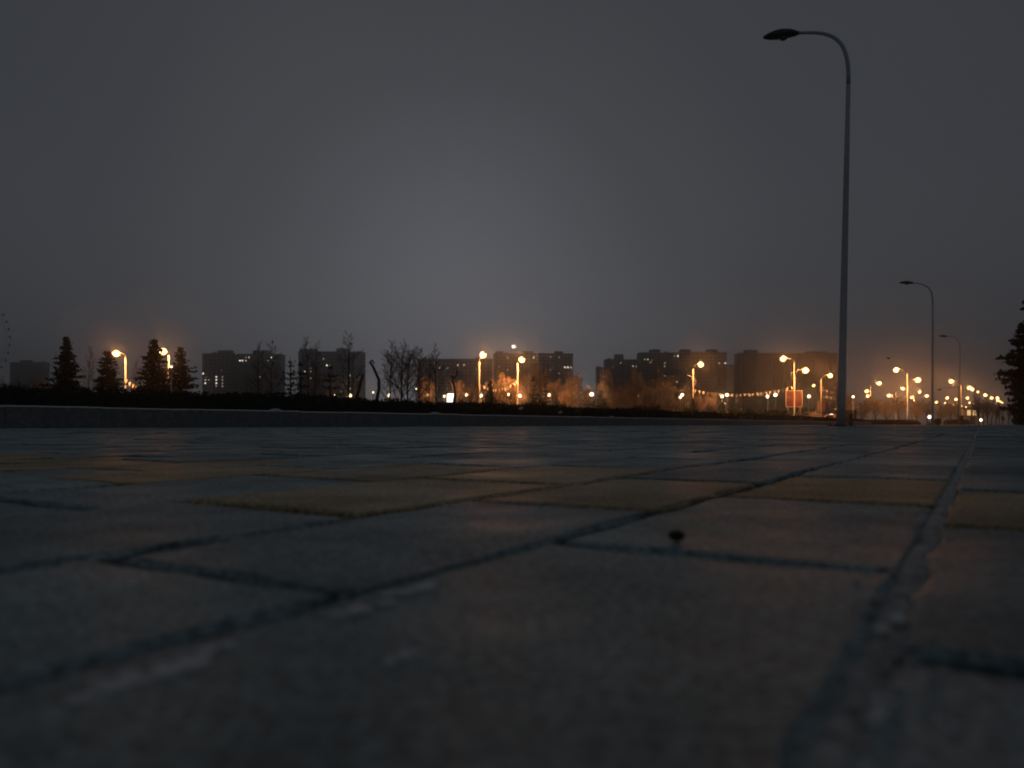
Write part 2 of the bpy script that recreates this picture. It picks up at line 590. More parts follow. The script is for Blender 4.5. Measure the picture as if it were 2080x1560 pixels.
# the farther bricks: real pieces joined in one mesh
Vv, mats_idx = [], []
for (y, x, uc, vc, w, off, yellow) in rest:
    xx, yy = uv(uc, vc + off)
    zz = undul(xx, yy) + random.uniform(-0.0008, 0.0008)
    tu, tv = random.gauss(0, 0.005), random.gauss(0, 0.006)
    hl, hw, b = 0.0973, w / 2, 0.003
    ring = []
    for (z, i) in ((-0.009, 0.0), (-0.0022, 0.0), (0.0, b)):
        for (a, c) in ((-hl + i, -hw + i), (hl - i, -hw + i), (hl - i, hw - i), (-hl + i, hw - i)):
            wx, wy = xx + a * SU + c * CU, yy + a * CU - c * SU
            ring.append((wx, wy, z + zz + a * tu + c * tv))
    idx = 2 if yellow else (1 if random.random() < 0.35 else 0)
    qs = [(8, 11, 10, 9)]
    for kk in (0, 4):
        for j in range(4):
            p_, q_ = kk + j, kk + (j + 1) % 4
            qs.append((p_, p_ + 4, q_ + 4, q_))
    for q in qs:
        Vv += [ring[t] for t in q]
        mats_idx.append(idx)
me = quads_mesh('bricks_far', np.array(Vv))
o = finish('brick_field', me, [M['brick_grey'], M['brick_dark'], M['brick_yellow']], pav)
me.polygons.foreach_set('material_index', np.array(mats_idx, dtype=np.int32))
me.update()
tag(o, kind='stuff')

# beyond the bricks that can be told apart
yl = 27.05
def v_at(yv, vv):                    # street u where line v = vv reaches depth yv
    return (yv + vv * SU) / CU
o = mesh_obj('far_paving', [(*uv(v_at(yl, KV), KV), -0.001), (*uv(v_at(yl, 9), 9), -0.001), (*uv(330, 9), -0.001), (*uv(330, -6.5), -0.001), (*uv(78, -6.5), -0.001), (*uv(78, KV), -0.001)],
             [(0, 1, 2, 3, 4, 5)], M['pave_far'], pav)
o2 = mesh_obj('near_margin', [(*uv(-8, KV), -0.0083), (*uv(-8, 9), -0.0083), (*uv(-2, 9), -0.0083), (*uv(-2, KV), -0.0083)], [(0, 1, 2, 3)], M['pave_far'], pav)

# grit in the joints and on the paving
def pebbles(name, pts, parent):
    P = []
    for (x, y, z, r) in pts:
        a = random.uniform(0, 6.3)
        q = []
        for t in range(4):
            rr_ = r * random.uniform(0.7, 1.3)
            q.append((x + rr_ * math.cos(a + t * 1.57), y + rr_ * math.sin(a + t * 1.57), z))
        top = (x + random.uniform(-.3, .3) * r, y + random.uniform(-.3, .3) * r, z + r * random.uniform(0.25, 0.5))
        for t in range(4):
            P += [q[t], q[(t + 1) % 4], top]
    me = quads_mesh(name, np.array(P), 3)
    o = finish(name, me, M['grit'], parent)
    return tag(o, kind='stuff')


# pale sand that nearly fills the joint at the right
st_v, st_f = [], []
NS = 300
for i in range(NS + 1):
    u = -0.3 + (i / NS) ** 1.5 * 9.0
    for j, w in enumerate((-0.0034, 0.0, 0.0034)):
        x, y = uv(u, VL[0] + w)
        st_v.append((x, y, max(-0.0021, undul(x, y)) - (0.0009, 0.0003, 0.0009)[j] - random.random() * 0.0008))
for i in range(NS):
    for j in range(2):
        a = i * 3 + j
        st_f.append((a, a + 1, a + 4, a + 3))
mesh_obj('joint_sand', st_v, st_f, M['grit'], pav)
gp = []
for i in range(1500):                # loose grit strewn along the joint at the right, thickest near the camera
    u = 0.05 + random.random() ** 1.7 * 1.9
    cl = 0.5 + 0.5 * math.sin(u * 46 + math.sin(u * 17) * 2)
    vv = VL[0] + random.gauss(0, 0.0026 + 0.0035 * cl)
    x, y = uv(u, vv)
    inside = abs(vv - VL[0]) < 0.0034
    gp.append((x, y, random.uniform(-0.0016, -0.0004) if inside else undul(x, y) - 0.0001, random.uniform(0.0004, 0.0013) * (0.6 + 0.8 * cl)))
for i in range(900):
    u = random.uniform(0.05, 1.4)
    r_ = random.choice(rows[:6])
    x, y = uv(u, r_[0] + random.gauss(0, 0.0022))
    gp.append((x, y, -0.0032 + random.random() * 0.002, random.uniform(0.0005, 0.0013)))
for i in range(420):
    y = 0.12 + random.random() ** 2 * 5
    x = random.uniform(-0.7, 0.7) * y
    gp.append((x, y, undul(x, y) - 0.0002, random.uniform(0.0003, 0.0009) * (1 + 0.4 * min(y, 3))))
pebbles('grit', gp, pav)
# pale flakes of frost and mortar lying flat along the near joint
for (px, py, s) in ((262, 1392, 0.0066), (385, 1338, 0.0055), (735, 1240, 0.0052), (858, 1197, 0.0056), (820, 1338, 0.0030), (1815, 1265, 0.0035), (1790, 1455, 0.003)):
    d = F * CAM_H / (py - 862)
    b0 = base(px, d)
    m_ = MB()
    for t in range(10):
        q, q2 = random.gauss(0, 0.8), random.gauss(0, 0.25)
        m_.ball((q * s * SU * 1.5 + q2 * s, q * s * CU * 1.5, 0), s * random.uniform(.25, .5), s * random.uniform(.25, .45), 0.0006, 9, 4)
    m_.build('frost_flake', M['flake'], pav, loc=(b0.x, b0.y, 0.0004), smooth=True)
d = F * CAM_H / (1097 - 862)
m_ = MB().ball((0, 0, 0.0012), 0.0031, 0.0026, 0.0019, 9, 5).ball((0.0016, 0.0008, 0.0011), 0.0017, 0.0019, 0.0013, 7, 4)
o = m_.build('pebble', M['pebble'], loc=base(1374, d)); o.location.z = 0.0004
tag(o, 'tiny dark pebble lying on a grey paving brick', 'pebble')
d = F * CAM_H / (1027 - 862)
o = MB().ball((0, 0, 0.0006), 0.0012, 0.001, 0.0009, 8, 5).build('bead', M['snow'], loc=base(1097, d)); o.location.z = 0.0003
tag(o, 'tiny white glinting bead beside the yellow paving bricks', 'bead')

# ------------------------------------------------------------------ raised kerb and planting bed
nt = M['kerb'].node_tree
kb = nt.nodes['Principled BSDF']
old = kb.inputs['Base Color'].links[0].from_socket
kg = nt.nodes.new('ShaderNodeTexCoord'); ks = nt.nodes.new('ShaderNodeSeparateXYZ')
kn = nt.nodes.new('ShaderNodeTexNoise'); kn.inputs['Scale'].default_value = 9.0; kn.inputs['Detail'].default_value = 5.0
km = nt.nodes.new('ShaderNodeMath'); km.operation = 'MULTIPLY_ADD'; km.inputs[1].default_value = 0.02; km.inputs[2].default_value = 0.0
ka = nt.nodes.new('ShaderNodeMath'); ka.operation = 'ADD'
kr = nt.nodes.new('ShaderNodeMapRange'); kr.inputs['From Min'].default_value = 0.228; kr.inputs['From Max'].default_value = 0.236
kx = nt.nodes.new('ShaderNodeMix'); kx.data_type = 'RGBA'; kx.inputs['B'].default_value = (0.72, 0.73, 0.74, 1)  # paler top edge: frosted stone plus the chamfer's sky light put into colour
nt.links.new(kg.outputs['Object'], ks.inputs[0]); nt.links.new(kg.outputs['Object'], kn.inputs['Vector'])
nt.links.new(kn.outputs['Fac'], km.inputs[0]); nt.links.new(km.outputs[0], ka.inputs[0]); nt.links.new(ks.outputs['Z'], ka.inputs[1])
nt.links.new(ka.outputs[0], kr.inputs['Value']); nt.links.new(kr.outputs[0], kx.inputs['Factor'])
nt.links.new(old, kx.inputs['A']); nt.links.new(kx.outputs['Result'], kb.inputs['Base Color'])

KH = 0.235
kerb = empty('kerb', (*uv(-9, KV), 0))
tag(kerb, 'long grey granite kerb in front of the dark hedge', 'kerb')
kme = [MB() for _ in range(4)]
for i, m_ in enumerate(kme):
    rr = random.Random(i)
    n = 10
    vs_, fs_ = [], []
    for j in range(n + 1):
        u = 0.996 * j / n
        e, e2 = rr.uniform(-0.0015, 0.0015), rr.uniform(-0.0022, 0.0015)
        # x = along, y = across (towards the bed is negative v)
        vs_ += [(u, e, -0.03), (u, e, KH - 0.02 + e2), (u, 0.026 - e2, KH + e2 * 0.6), (u, 0.118, KH + e2 * 0.5), (u, 0.118, -0.03)]
    for j in range(n):
        for t in range(4):
            a = j * 5 + t
            fs_.append((a, a + 1, a + 6, a + 5))
    fs_.append((4, 3, 2, 1, 0)); fs_.append(tuple(n * 5 + t for t in range(5)))
    m_.add(vs_, fs_)
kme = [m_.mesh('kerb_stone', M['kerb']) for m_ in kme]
# local x runs along the street, local y away from the camera into the bed
kerb.rotation_euler = (0, 0, math.pi / 2 - ROAD)
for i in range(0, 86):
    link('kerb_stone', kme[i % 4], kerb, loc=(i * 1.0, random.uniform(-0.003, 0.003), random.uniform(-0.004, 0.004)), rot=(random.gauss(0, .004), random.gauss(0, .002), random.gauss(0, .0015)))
bed = mesh_obj('planting_bed', [(*uv(-9, KV - 0.12), 0.205), (*uv(77, KV - 0.12), 0.205), (*uv(77, KV - 1.75), 0.205), (*uv(-9, KV - 1.75), 0.205),
                                (*uv(-9, KV - 0.12), -0.04), (*uv(77, KV - 0.12), -0.04), (*uv(77, KV - 1.75), -0.04), (*uv(-9, KV - 1.75), -0.04)],
               [(0, 1, 2, 3), (0, 4, 5, 1), (1, 5, 6, 2), (2, 6, 7, 3), (3, 7, 4, 0)], M['soil'])
tag(bed, kind='structure')

# hedge of small dark leaves, denser pieces close to the camera
hedge = empty('hedge', (*uv(30, KV - 0.8), 0.205))
tag(hedge, 'long low black clipped hedge behind the granite kerb', 'hedge')


def leaf_cloud(P, size, rs, flat=0.0):
    """P (n,3) centres -> quads of about that size in random directions"""
    n = len(P)
    a = rs.normal(size=(n, 3)); a /= np.linalg.norm(a, axis=1)[:, None]
    b = rs.normal(size=(n, 3)); b -= a * (a * b).sum(1)[:, None]; b /= np.linalg.norm(b, axis=1)[:, None]
    s = (np.asarray(size) * rs.uniform(0.6, 1.4, n))[:, None]
    a = a * s; b = b * s * 0.5
    return np.stack([P - a, P + b, P + a, P - b], axis=1).reshape(-1, 3)


n = 85000
t = rng.random(n)
u = -8.5 + 83 * t ** 1.75
v = KV - 0.2 - 1.3 * rng.random(n)
wv = np.abs((v - (KV - 0.85)) / 0.65)
top = 0.275 + 0.055 * np.sin(u * 0.9) * 0.35 + 0.03 * np.sin(u * 2.3 + 1) * 0.5 + 0.02 * np.sin(u * 7.7)
top = top * (1 - 0.35 * wv ** 3)
z = top * (1 - rng.random(n) ** 2.2 * 0.9) + rng.normal(0, 0.012, n)
X = u * SU + v * CU; Y = u * CU - v * SU
P = np.stack([X, Y, z + 0.0], axis=1)
off = np.array(hedge.location)
off[2] = 0.0
size = 0.014 + 0.0009 * np.clip(Y, 0, 60)
me = quads_mesh('foliage', leaf_cloud(P - off, size, rng))
o = finish('foliage', me, M['hedge'], hedge); tag(o, kind='stuff')
# upright shoots that make the outline ragged
sh = []
n = 9000
t = rng.random(n); u = -8.5 + 83 * t ** 1.75; v = KV - 0.25 - 1.2 * rng.random(n)
X = u * SU + v * CU - off[0]; Y = u * CU - v * SU - off[1]
hz = 0.265 + 0.06 * rng.random(n) ** 2.5
dx = rng.normal(0, 0.012, n); w = 0.003 + 0.00012 * np.clip(Y + off[1], 0, 60)
A = np.stack([X - w, Y, np.full(n, 0.1)], 1); B = np.stack([X + w, Y, np.full(n, 0.1)], 1)
C_ = np.stack([X + dx, Y, hz], 1)
me = quads_mesh('shoots', np.stack([A, B, C_], 1).reshape(-1, 3), 3)
o = finish('shoots', me, M['hedge'], hedge); tag(o, kind='stuff')
# dark core so that no light leaks through
core = MB()
uu = np.linspace(-8.6, 74.5, 120)
ring = []
for q in uu:
    tz = 0.225 + 0.02 * math.sin(q * 0.9)
    x0, y0 = uv(q, KV - 0.3); x1, y1 = uv(q, KV - 1.4)
    ring.append([(x0 - off[0], y0 - off[1], -0.01), (x0 - off[0], y0 - off[1], tz), (x1 - off[0], y1 - off[1], tz), (x1 - off[0], y1 - off[1], -0.01)])
vs_ = [p for r_ in ring for p in r_]
fs_ = []
for j in range(len(uu) - 1):
    for t in range(3):
        a = j * 4 + t
        fs_.append((a, a + 1, a + 5, a + 4))
fs_.append((0, 1, 2, 3)); fs_.append(tuple((len(uu) - 1) * 4 + t for t in (3, 2, 1, 0)))
core.add(vs_, fs_).build('opaque_core', M['hedge'], hedge)


def depth_at_v(px, vv):
    """real distance at which the street line v = vv passes under this photo column"""
    return -vv / (SU - (px - 1040) / F * CU)


# lumps of old snow on the kerb and pale scraps in the hedge
for (px, s, lab) in ((884, 0.16, 'low pale lump of old snow lying on the kerb, the wider one'), (1243, 0.13, 'low pale lump of old snow on the kerb further right'), (560, 0.11, 'flattest pale smear of snow on the kerb, leftmost')):
    dd = depth_at_v(px, KV - 0.06)
    m_ = MB().ball((0, 0, 0), s, 0.05, 0.035, 12, 6).ball((s * .6, 0.01, 0), s * .6, 0.045, 0.022, 10, 5).ball((-s * .7, 0, 0), s * .5, 0.04, 0.018, 10, 5)
    b0 = base(px, dd)
    o = m_.build('snow_lump', M['snow'], loc=(b0.x, b0.y, KH - 0.004), smooth=True)
    o.rotation_euler.z = math.pi / 2 - ROAD
    tag(o, lab, 'snow', 'snow lumps on the kerb')
for (px, py, lab) in ((1057, 830, 'white crumpled paper scrap caught in the hedge below the yellow lamp post'), (1137, 838, 'white crumpled paper scrap in the hedge, the right-hand one')):
    dd = depth_at_v(px, KV - 0.16)
    p = at(px, py, dd)
    m_ = MB().ball((0, 0, 0), 0.045, 0.03, 0.03, 8, 5).ball((0.03, 0.01, 0.02), 0.03, 0.02, 0.022, 7, 4)
    o = m_.build('paper_scrap', M['snow'], loc=p)
    tag(o, lab, 'paper', 'paper scraps in the hedge')

# ------------------------------------------------------------------ the three unlit street lamps along the pavement
def unlit_post(px, depth, lean, label, k=1.0):
    root = empty('street_lamp', base(px, depth))
    root.rotation_euler = (0, lean, 0)
    tag(root, label, 'street lamp', 'unlit curved street lamps along the pavement')
    ad = Vector((-CU, SU, 0))                       # arms reach over the street
    pts = [Vector((0, 0, z)) for z in (0.0, 1.2, 1.25, 3.5, 6.0, 8.0)]
    MB().tube(pts, [0.092, 0.09, 0.086, 0.076, 0.062, 0.05], 20).build('pole', M['post_dark'], root, True)
    arm = []
    P0, P1, P2, P3 = (0, 8.0), (-0.02, 9.15), (0.36, 9.36), (1.16, 9.50)
    for i in range(15):
        t = i / 14
        q = [(1 - t) ** 3 * P0[j] + 3 * t * (1 - t) ** 2 * P1[j] + 3 * t * t * (1 - t) * P2[j] + t ** 3 * P3[j] for j in (0, 1)]
        arm.append(ad * q[0] + Vector((0, 0, q[1])))
    MB().tube(arm, [0.05 - 0.014 * i / 14 for i in range(15)], 14).build('arm', M['post_dark'], root, True)
    # luminaire: a flattened teardrop with a slightly domed top
    sd_ = Vector((SU, CU, 0))
    prof = [(0.0, .04, .045, .045), (.07, .055, .06, .055), (.10, .075, .09, .07), (.22, .13, .12, .07), (.40, .16, .145, .08), (.58, .15, .125, .075), (.72, .11, .085, .06), (.82, .055, .05, .04), (.86, .012, .012, .012)]
    vs_, fs_ = [], []
    n = 16
    for (x, wd, up_, dn) in prof:
        c = ad * (1.13 + x) + Vector((0, 0, 9.50 + 0.10 * x))
        for j in range(n):
            a = 2 * math.pi * j / n
            hgt = math.sin(a) * (up_ if math.sin(a) > 0 else dn)
            vs_.append(c + sd_ * math.cos(a) * wd + Vector((0, 0, hgt)))
    for i in range(len(prof) - 1):
        for j in range(n):
            a, b = i * n + j, i * n + (j + 1) % n
            fs_.append((a, b, b + n, a + n))
    fs_.append(tuple(range(n))); fs_.append(tuple(range((len(prof) - 1) * n, len(prof) * n)))
    lum = mesh_obj('luminaire', vs_, fs_, M['head_dark'], root, True)
    lens = MB().ball(ad * 1.50 + Vector((0, 0, 9.455)), 0.1, 0.1, 0.05, 12, 6)
    lens.build('lens', M['lens_off'], lum, True)
    pl = MB().box(-0.24, 0.24, -0.24, 0.24, -0.004, 0.02, 0.006)
    pl.build('base_plate', M['dark_steel'], root)
    for sx in (-1, 1):
        for sy in (-1, 1):
            bp = MB().tube([(sx * .17, sy * .17, 0.015), (sx * .17, sy * .17, 0.06)], 0.016, 6)
            bp.build('bolt', M['dark_steel'], root)
    MB().box(-0.045, 0.045, -0.094, -0.084, 0.5, 0.85, 0.004).build('hatch', M['post_dark'], root)
    return root


unlit_post(1708, 18.0, R(1.25), 'tall dark unlit curved-arm street lamp, nearest one, on the pavement edge')
unlit_post(1894, 50.8, R(0.1), 'dark unlit curved-arm street lamp, second from the nearest, beside a round bush')
unlit_post(1950, 82.0, R(0.0), 'faint dark unlit curved-arm street lamp, farthest of the three, behind a litter bin')

# ------------------------------------------------------------------ lit lamps
SOD = (1.0, 0.37, 0.10)
WARM = (1.0, 0.60, 0.30)


def point(parent, loc, colr, watts, r=0.15):
    l = bpy.data.lights.new('lamp_light', 'POINT')
    l.energy = watts
    l.color = colr
    l.shadow_soft_size = r
    o = bpy.data.objects.new('lamp_light', l)
    o.location = loc
    o.parent = parent
    col.objects.link(o)
    return o


LENS = {}


def downlight(parent, loc, colr, watts):
    """the reflector of the luminaire throws most of its light down in a wide cone"""
    l = bpy.data.lights.new('lamp_reflector', 'SPOT')
    l.energy = watts
    l.color = colr
    l.spot_size = R(152)
    l.spot_blend = 0.35
    l.shadow_soft_size = 0.08
    o = bpy.data.objects.new('lamp_reflector', l)
    o.location = loc
    o.parent = parent
    col.objects.link(o)


def lens_mat(watts, size, colr):
    """glowing lens that gives off that many watts"""
    k = colr
    if k not in LENS:
        LENS[k] = clear_glow('lit_lens', (1.0, 0.50, 0.16) if colr == SOD else (1.0, 0.72, 0.42), 3.4)
    return LENS[k]


def clear_glow(name, colr, strength):
    m = bpy.data.materials.new(name)
    m.use_nodes = True
    nt = m.node_tree
    nt.nodes.clear()
    tr = nt.nodes.new('ShaderNodeBsdfTransparent')
    em = nt.nodes.new('ShaderNodeEmission')
    em.inputs['Color'].default_value = (*colr, 1)
    em.inputs['Strength'].default_value = strength
    ad = nt.nodes.new('ShaderNodeAddShader')
    out = nt.nodes.new('ShaderNodeOutputMaterial')
    nt.links.new(tr.outputs[0], ad.inputs[0]); nt.links.new(em.outputs[0], ad.inputs[1]); nt.links.new(ad.outputs[0], out.inputs['Surface'])
    return m


def head(root, p, d, lit, size=1.0, watts=1100.0, colr=SOD, mat='lamp_sodium'):
    """luminaire at p (local) whose arm arrives along d"""
    d = Vector(d)
    d.z = 0
    d = d.normalized() if d.length > 1e-6 else Vector((1, 0, 0))
    s = Vector((-d.y, d.x, 0))
    m_ = MB()
    vs_, fs_ = [], []
    n = 10
    prof = [(-.42, .05, .05), (-.3, .12, .09), (0, .19, .14), (.28, .17, .11), (.42, .06, .04)]
    for (x, w, h_) in prof:
        for j in range(n):
            a = 2 * math.pi * j / n
            z = math.sin(a) * h_ if math.sin(a) > 0 else math.sin(a) * 0.03
            vs_.append(Vector(p) + (d * x + s * (w * math.cos(a))) * size + Vector((0, 0, z * size)))
    for i in range(len(prof) - 1):
        for j in range(n):
            a, b = i * n + j, i * n + (j + 1) % n
            fs_.append((a, b, b + n, a + n))
    fs_ += [tuple(range(n)), tuple(range((len(prof) - 1) * n, len(prof) * n))]
    lum = mesh_obj('luminaire', vs_, fs_, M['pole_white'], root, True)
    if lit:
        MB().ball(Vector(p) + Vector((0, 0, -0.13 * size)), 0.32 * size, 0.32 * size, 0.31 * size, 12, 7).build('lens', lens_mat(watts, size, colr), lum, True)
        if watts > 70:
            point(root, Vector(p) + Vector((0, 0, -0.16 * size)), colr, watts, 0.08)
        if watts > 250:
            downlight(root, Vector(p) + Vector((0, 0, -0.17 * size)), colr, watts * 5.5)
    else:
        MB().ball(Vector(p) + Vector((0, 0, -0.02)), 0.2, 0.14, 0.07, 12, 6).build('lens', M['lens_off'], lum, True)
    return lum


def lit_lamp(px, depth, heads, label, top=None, ring=0, banners=False, watts=620.0, colr=SOD, mat='lamp_sodium', thick=0.11, size=1.35, group='lit street lamps beyond the hedge'):
    """heads: list of (px, py, lit). The pole stands at px at that distance."""
    root = empty('street_lamp', base(px, depth))
    tag(root, label, 'street lamp', group)
    hp = []
    for (hx, hy, lit) in heads:
        p = at(hx, hy, depth) - base(px, depth)
        need = 1.75
        dy = math.sqrt(max(0.0, need * need - p.x * p.x))
        p.y = -dy * 0.6
        p.x *= (depth + p.y) / depth
        p.z = CAM_H + (862 - hy) / F * (depth + p.y)
        hp.append((p, lit))
    zt = (CAM_H + (862 - top) / F * depth) if top else hp[0][0].z - 0.55
    MB().tube([(0, 0, 0), (0, 0, 1.4), (0, 0, 1.45), (0, 0, zt)], [thick, thick, thick * 0.8, thick * 0.5], 10).build('pole', M['pole_white'], root, True)
    for i, (p, lit) in enumerate(hp):
        z0 = zt - 0.05 if i == 0 else p.z - 0.5
        a = Vector((0, 0, z0))
        mid = Vector((p.x * 0.35, p.y * 0.35, z0 + (p.z - z0) * 0.75))
        d = Vector((p.x, p.y, 0))
        e = p - d.normalized() * 0.35
        MB().tube([a, mid, e], [0.05, 0.045, 0.035], 8).build('arm', M['pole_white'], root, True)
        head(root, p, d, lit, size if lit else 0.8, watts, colr, mat)
    if ring:
        zz = zt - 2.1
        pts = []
        for j in range(13):
            a = 2 * math.pi * j / 12
            pts.append((ring * (0.22 + 0.25 * math.cos(a)), 0, zz + 0.36 * math.sin(a)))
        MB().tube(pts, 0.035, 6, False).build('ring_bracket', M['pole_white'], root, True)
    if banners:
        for sgn, mt in ((-1, 'banner_pale'), (1, 'banner_red')):
            m_ = MB().box(min(sgn * .1, sgn * .78), max(sgn * .1, sgn * .78), -0.015, 0.015, 2.55, 4.6)
            bo = m_.build('banner', M[mt], root)
            for zz in (2.5, 4.65):
                MB().tube([(0, 0, zz), (sgn * .82, 0, zz)], 0.02, 6).build('banner_rod', M['steel'], bo)
    MB().tube([(0, 0, -0.04), (0, 0, 0.35), (0, 0, 0.4)], [thick * 1.9, thick * 1.7, thick], 10).build('base', M['pole_white'], root)
    return root


lit_lamp(255, 100, [(243, 715, True)], 'lit orange street lamp between the leftmost two dark conifers', thick=0.14, top=722)
lit_lamp(343, 98, [(339, 711, True)], 'lit orange street lamp between two dark conifers, second from left', top=720)
lit_lamp(974, 103, [(982, 718, True)], 'lit orange street lamp left of the two standing near mid-picture', top=735, thick=0.12)
lit_lamp(1051.5, 110, [(1060, 728, True)], 'lit yellow street lamp with thick bright pole, right of the mid-picture pair', top=737, thick=0.16)
lit_lamp(1052.5, 136, [(1043, 703, True)], 'small white lamp on a taller thin pole behind the yellow lamp post', top=712, watts=160, colr=WARM, mat='lamp_white', size=0.7, thick=0.07)
lit_lamp(1408, 119, [(1421, 738, True), (1395, 763, False)], 'lit street lamp with ring and a second unlit lower arm', top=749, ring=1, thick=0.12)
lit_lamp(1613.5, 115, [(1590, 726, True), (1634, 750, True)], 'two-armed lit street lamp with ring, standing before the red billboard', top=733, ring=-1, thick=0.12)
lit_lamp(1667.5, 147, [(1685, 761, True)], 'lit street lamp carrying pale and red banners beside the nearest unlit post', top=768, ring=1, banners=True)
lit_lamp(1768, 174, [(1786, 777, True)], 'lit street lamp with ring, first tall pole right of the nearest unlit post', top=783, ring=1, thick=0.13)
lit_lamp(1843, 131, [(1820, 749, True), (1864.5, 770, True)], 'tall two-armed lit street lamp with bright pole over the low far hedge', top=757, ring=-1, thick=0.14)
lit_lamp(1820, 200, [(1834, 788, True), (1805.5, 802, True)], 'two-armed lit lamp left of the tall bright-poled lamp over the far hedge', top=795, thick=0.14)
lit_lamp(1856, 245, [(1849, 806, True), (1868, 795, True)], 'two-armed lit lamp just right of the tall bright-poled lamp', top=801, thick=0.14)
lit_lamp(1952, 166, [(1932, 773, True)], 'tall lit lamp rising beside the farthest unlit post', top=781, ring=-1, thick=0.13)
far_lamps = [
    (1761, 793, 'lit lamp, upper of the two close left of the ringed tall lamp', 0), (1764, 803, 'lit lamp, lower of the two close left of the ringed tall lamp', 0),
    (1883, 803, 'lit lamp on a short bright pole just left of the second unlit post', 0), (1903, 816, 'lit lamp touching the right side of the second unlit post', 0),
    (1925, 807, 'lit lamp between the second and third unlit posts, upper left one', 0), (1943, 810, 'bright lit lamp between unlit posts, just left of the third', 0),
    (1921, 818, 'faint small lit lamp, lower left between second and third unlit posts', 1), (1938, 822, 'lit lamp low between second and third unlit posts, near the third', 0),
    (1915, 829, 'lowest faint lamp light between second and third unlit posts', 1), (1955, 824, 'small lit lamp just right of the third unlit post', 1),
    (1966, 807, 'lit lamp alone at mid height right of the third unlit post', 0), (1968, 786, 'higher lit lamp, left of the topmost touching pair at far right', 0),
    (1974, 789, 'higher lit lamp, right of the topmost touching pair at far right', 0), (1971, 817, 'lit lamp of the small cluster above the lit kiosk', 0),
    (1964, 826, 'small lit lamp left of the lit kiosk', 1), (1980, 819, 'small lit lamp upper right of the lit kiosk', 1),
    (1986, 795, 'small lit lamp beside the tall bare trunk at far right', 1), (2001, 801, 'bright lit lamp, first of the descending row over the bare trees', 0),
    (2014, 807, 'bright lit lamp, second of the descending row over the bare trees', 0), (2026, 807, 'bright lit lamp, third of the descending row over the bare trees', 0),
    (2027, 812, 'bright lit lamp, fourth of the descending row, just under the third', 0), (2032, 815, 'small lit lamp, last but one of the descending row', 1),
    (2036, 817, 'small lit lamp, last at the right end of the descending row', 1), (1653, 782, 'small white lamp between the red billboard and the bannered lamp', 1),
]
for (hx, hy, lab, small) in far_lamps:
    dd = 9.5 * F / (862 - hy)
    dd = min(dd, 400)
    lit_lamp(hx + (4 if hx < 1990 else -3) * (1 if hy < 815 else 0.5), dd, [(hx - 3.5, hy, True)], lab, watts=60 if small else 170, size=1.0 if small else 1.5, thick=0.09,
             colr=SOD, group='small far lamps at the right')

# globe lamps of the park
GLB = MB().ball((0, 0, 0), 0.18, 0.18, 0.18, 14, 9).mesh('globe', clear_glow('globe_glass_clear', (1.0, 0.70, 0.40), 2.6), True)
GPOST = MB().tube([(0, 0, 0), (0, 0, 0.9), (0, 0, 0.95), (0, 0, 3.55)], [0.09, 0.08, 0.05, 0.04], 8).mesh('post', M['steel'], True)
GCOL = MB().tube([(0, 0, 0), (0, 0, 0.06), (0, 0, 0.16)], [0.06, 0.13, 0.1], 10).mesh('collar', M['steel'], True)
globes = [
    (680, 803, 0.6, 'dim globe park lamp by the small layered conifer'), (711, 803, 1.3, 'bright globe park lamp left of the leaning cut trunk'), (758, 797, 0.5, 'faint globe lamp between the two dark cut trunks'),
    (790, 803, 1.0, 'white globe park lamp right of the twisted cut trunk'), (868, 802, 1.25, 'bright globe park lamp in front of the lit bare tree'), (846, 790, 0.5, 'faint small light left of the lit bare tree'),
    (903, 805, 0.9, 'globe park lamp touching the white light box'), (948, 802, 1.15, 'globe park lamp between light box and orange lamp post'), (977, 804, 1.15, 'globe park lamp at the foot of the orange lamp post'),
    (1033, 801, 0.7, 'small globe park lamp left of the yellow lamp post'), (1056, 804, 1.1, 'globe park lamp at the foot of the yellow lamp post'), (1115, 802, 1.1, 'white globe park lamp left of the brightest orange tree'),
    (1202, 801, 1.3, 'white globe park lamp right of the brightest orange tree'), (1382, 807, 0.9, 'globe park lamp, left lower of the touching pair left of the ringed lamp'), (1386, 802, 1.0, 'globe park lamp, right upper of the touching pair left of the ringed lamp'),
    (1467, 805, 1.1, 'globe park lamp, left of the pair under the bunting'), (1476.5, 802, 1.1, 'globe park lamp, right of the pair under the bunting'), (1559, 805, 1.1, 'globe park lamp on thin post, left of the pair near the red billboard'),
    (1575, 802, 1.2, 'globe park lamp on thin post, right of the pair near the red billboard'), (1643, 805, 1.1, 'globe park lamp just right of the red billboard'), (1733, 806, 0.9, 'globe park lamp just right of the nearest unlit post'),
    (1297, 804, 0.35, 'faint tiny globe lamp among the orange bare trees'), (284, 772, 0.35, 'small light low between conifers under the bunting'), (348, 745, 0.35, 'small light right under the second orange lamp from left'),
]
for (px, py, s, lab) in globes:
    dd = 3.85 * F / (862 - py)
    e = empty('globe_lamp', base(px, dd))
    tag(e, lab, 'globe lamp', 'globe lamps in the park')
    zc = CAM_H + (862 - py) / F * dd
    link('post', GPOST, e, scale=(1, 1, (zc - 0.3) / 3.55))
    link('collar', GCOL, e, loc=(0, 0, zc - 0.36))
    link('globe', GLB, e, loc=(0, 0, zc), scale=(s, s, s))
    if s > 0.95:
        point(e, (0, 0, zc), (1.0, 0.48, 0.20), 130 * s * s, 0.05)

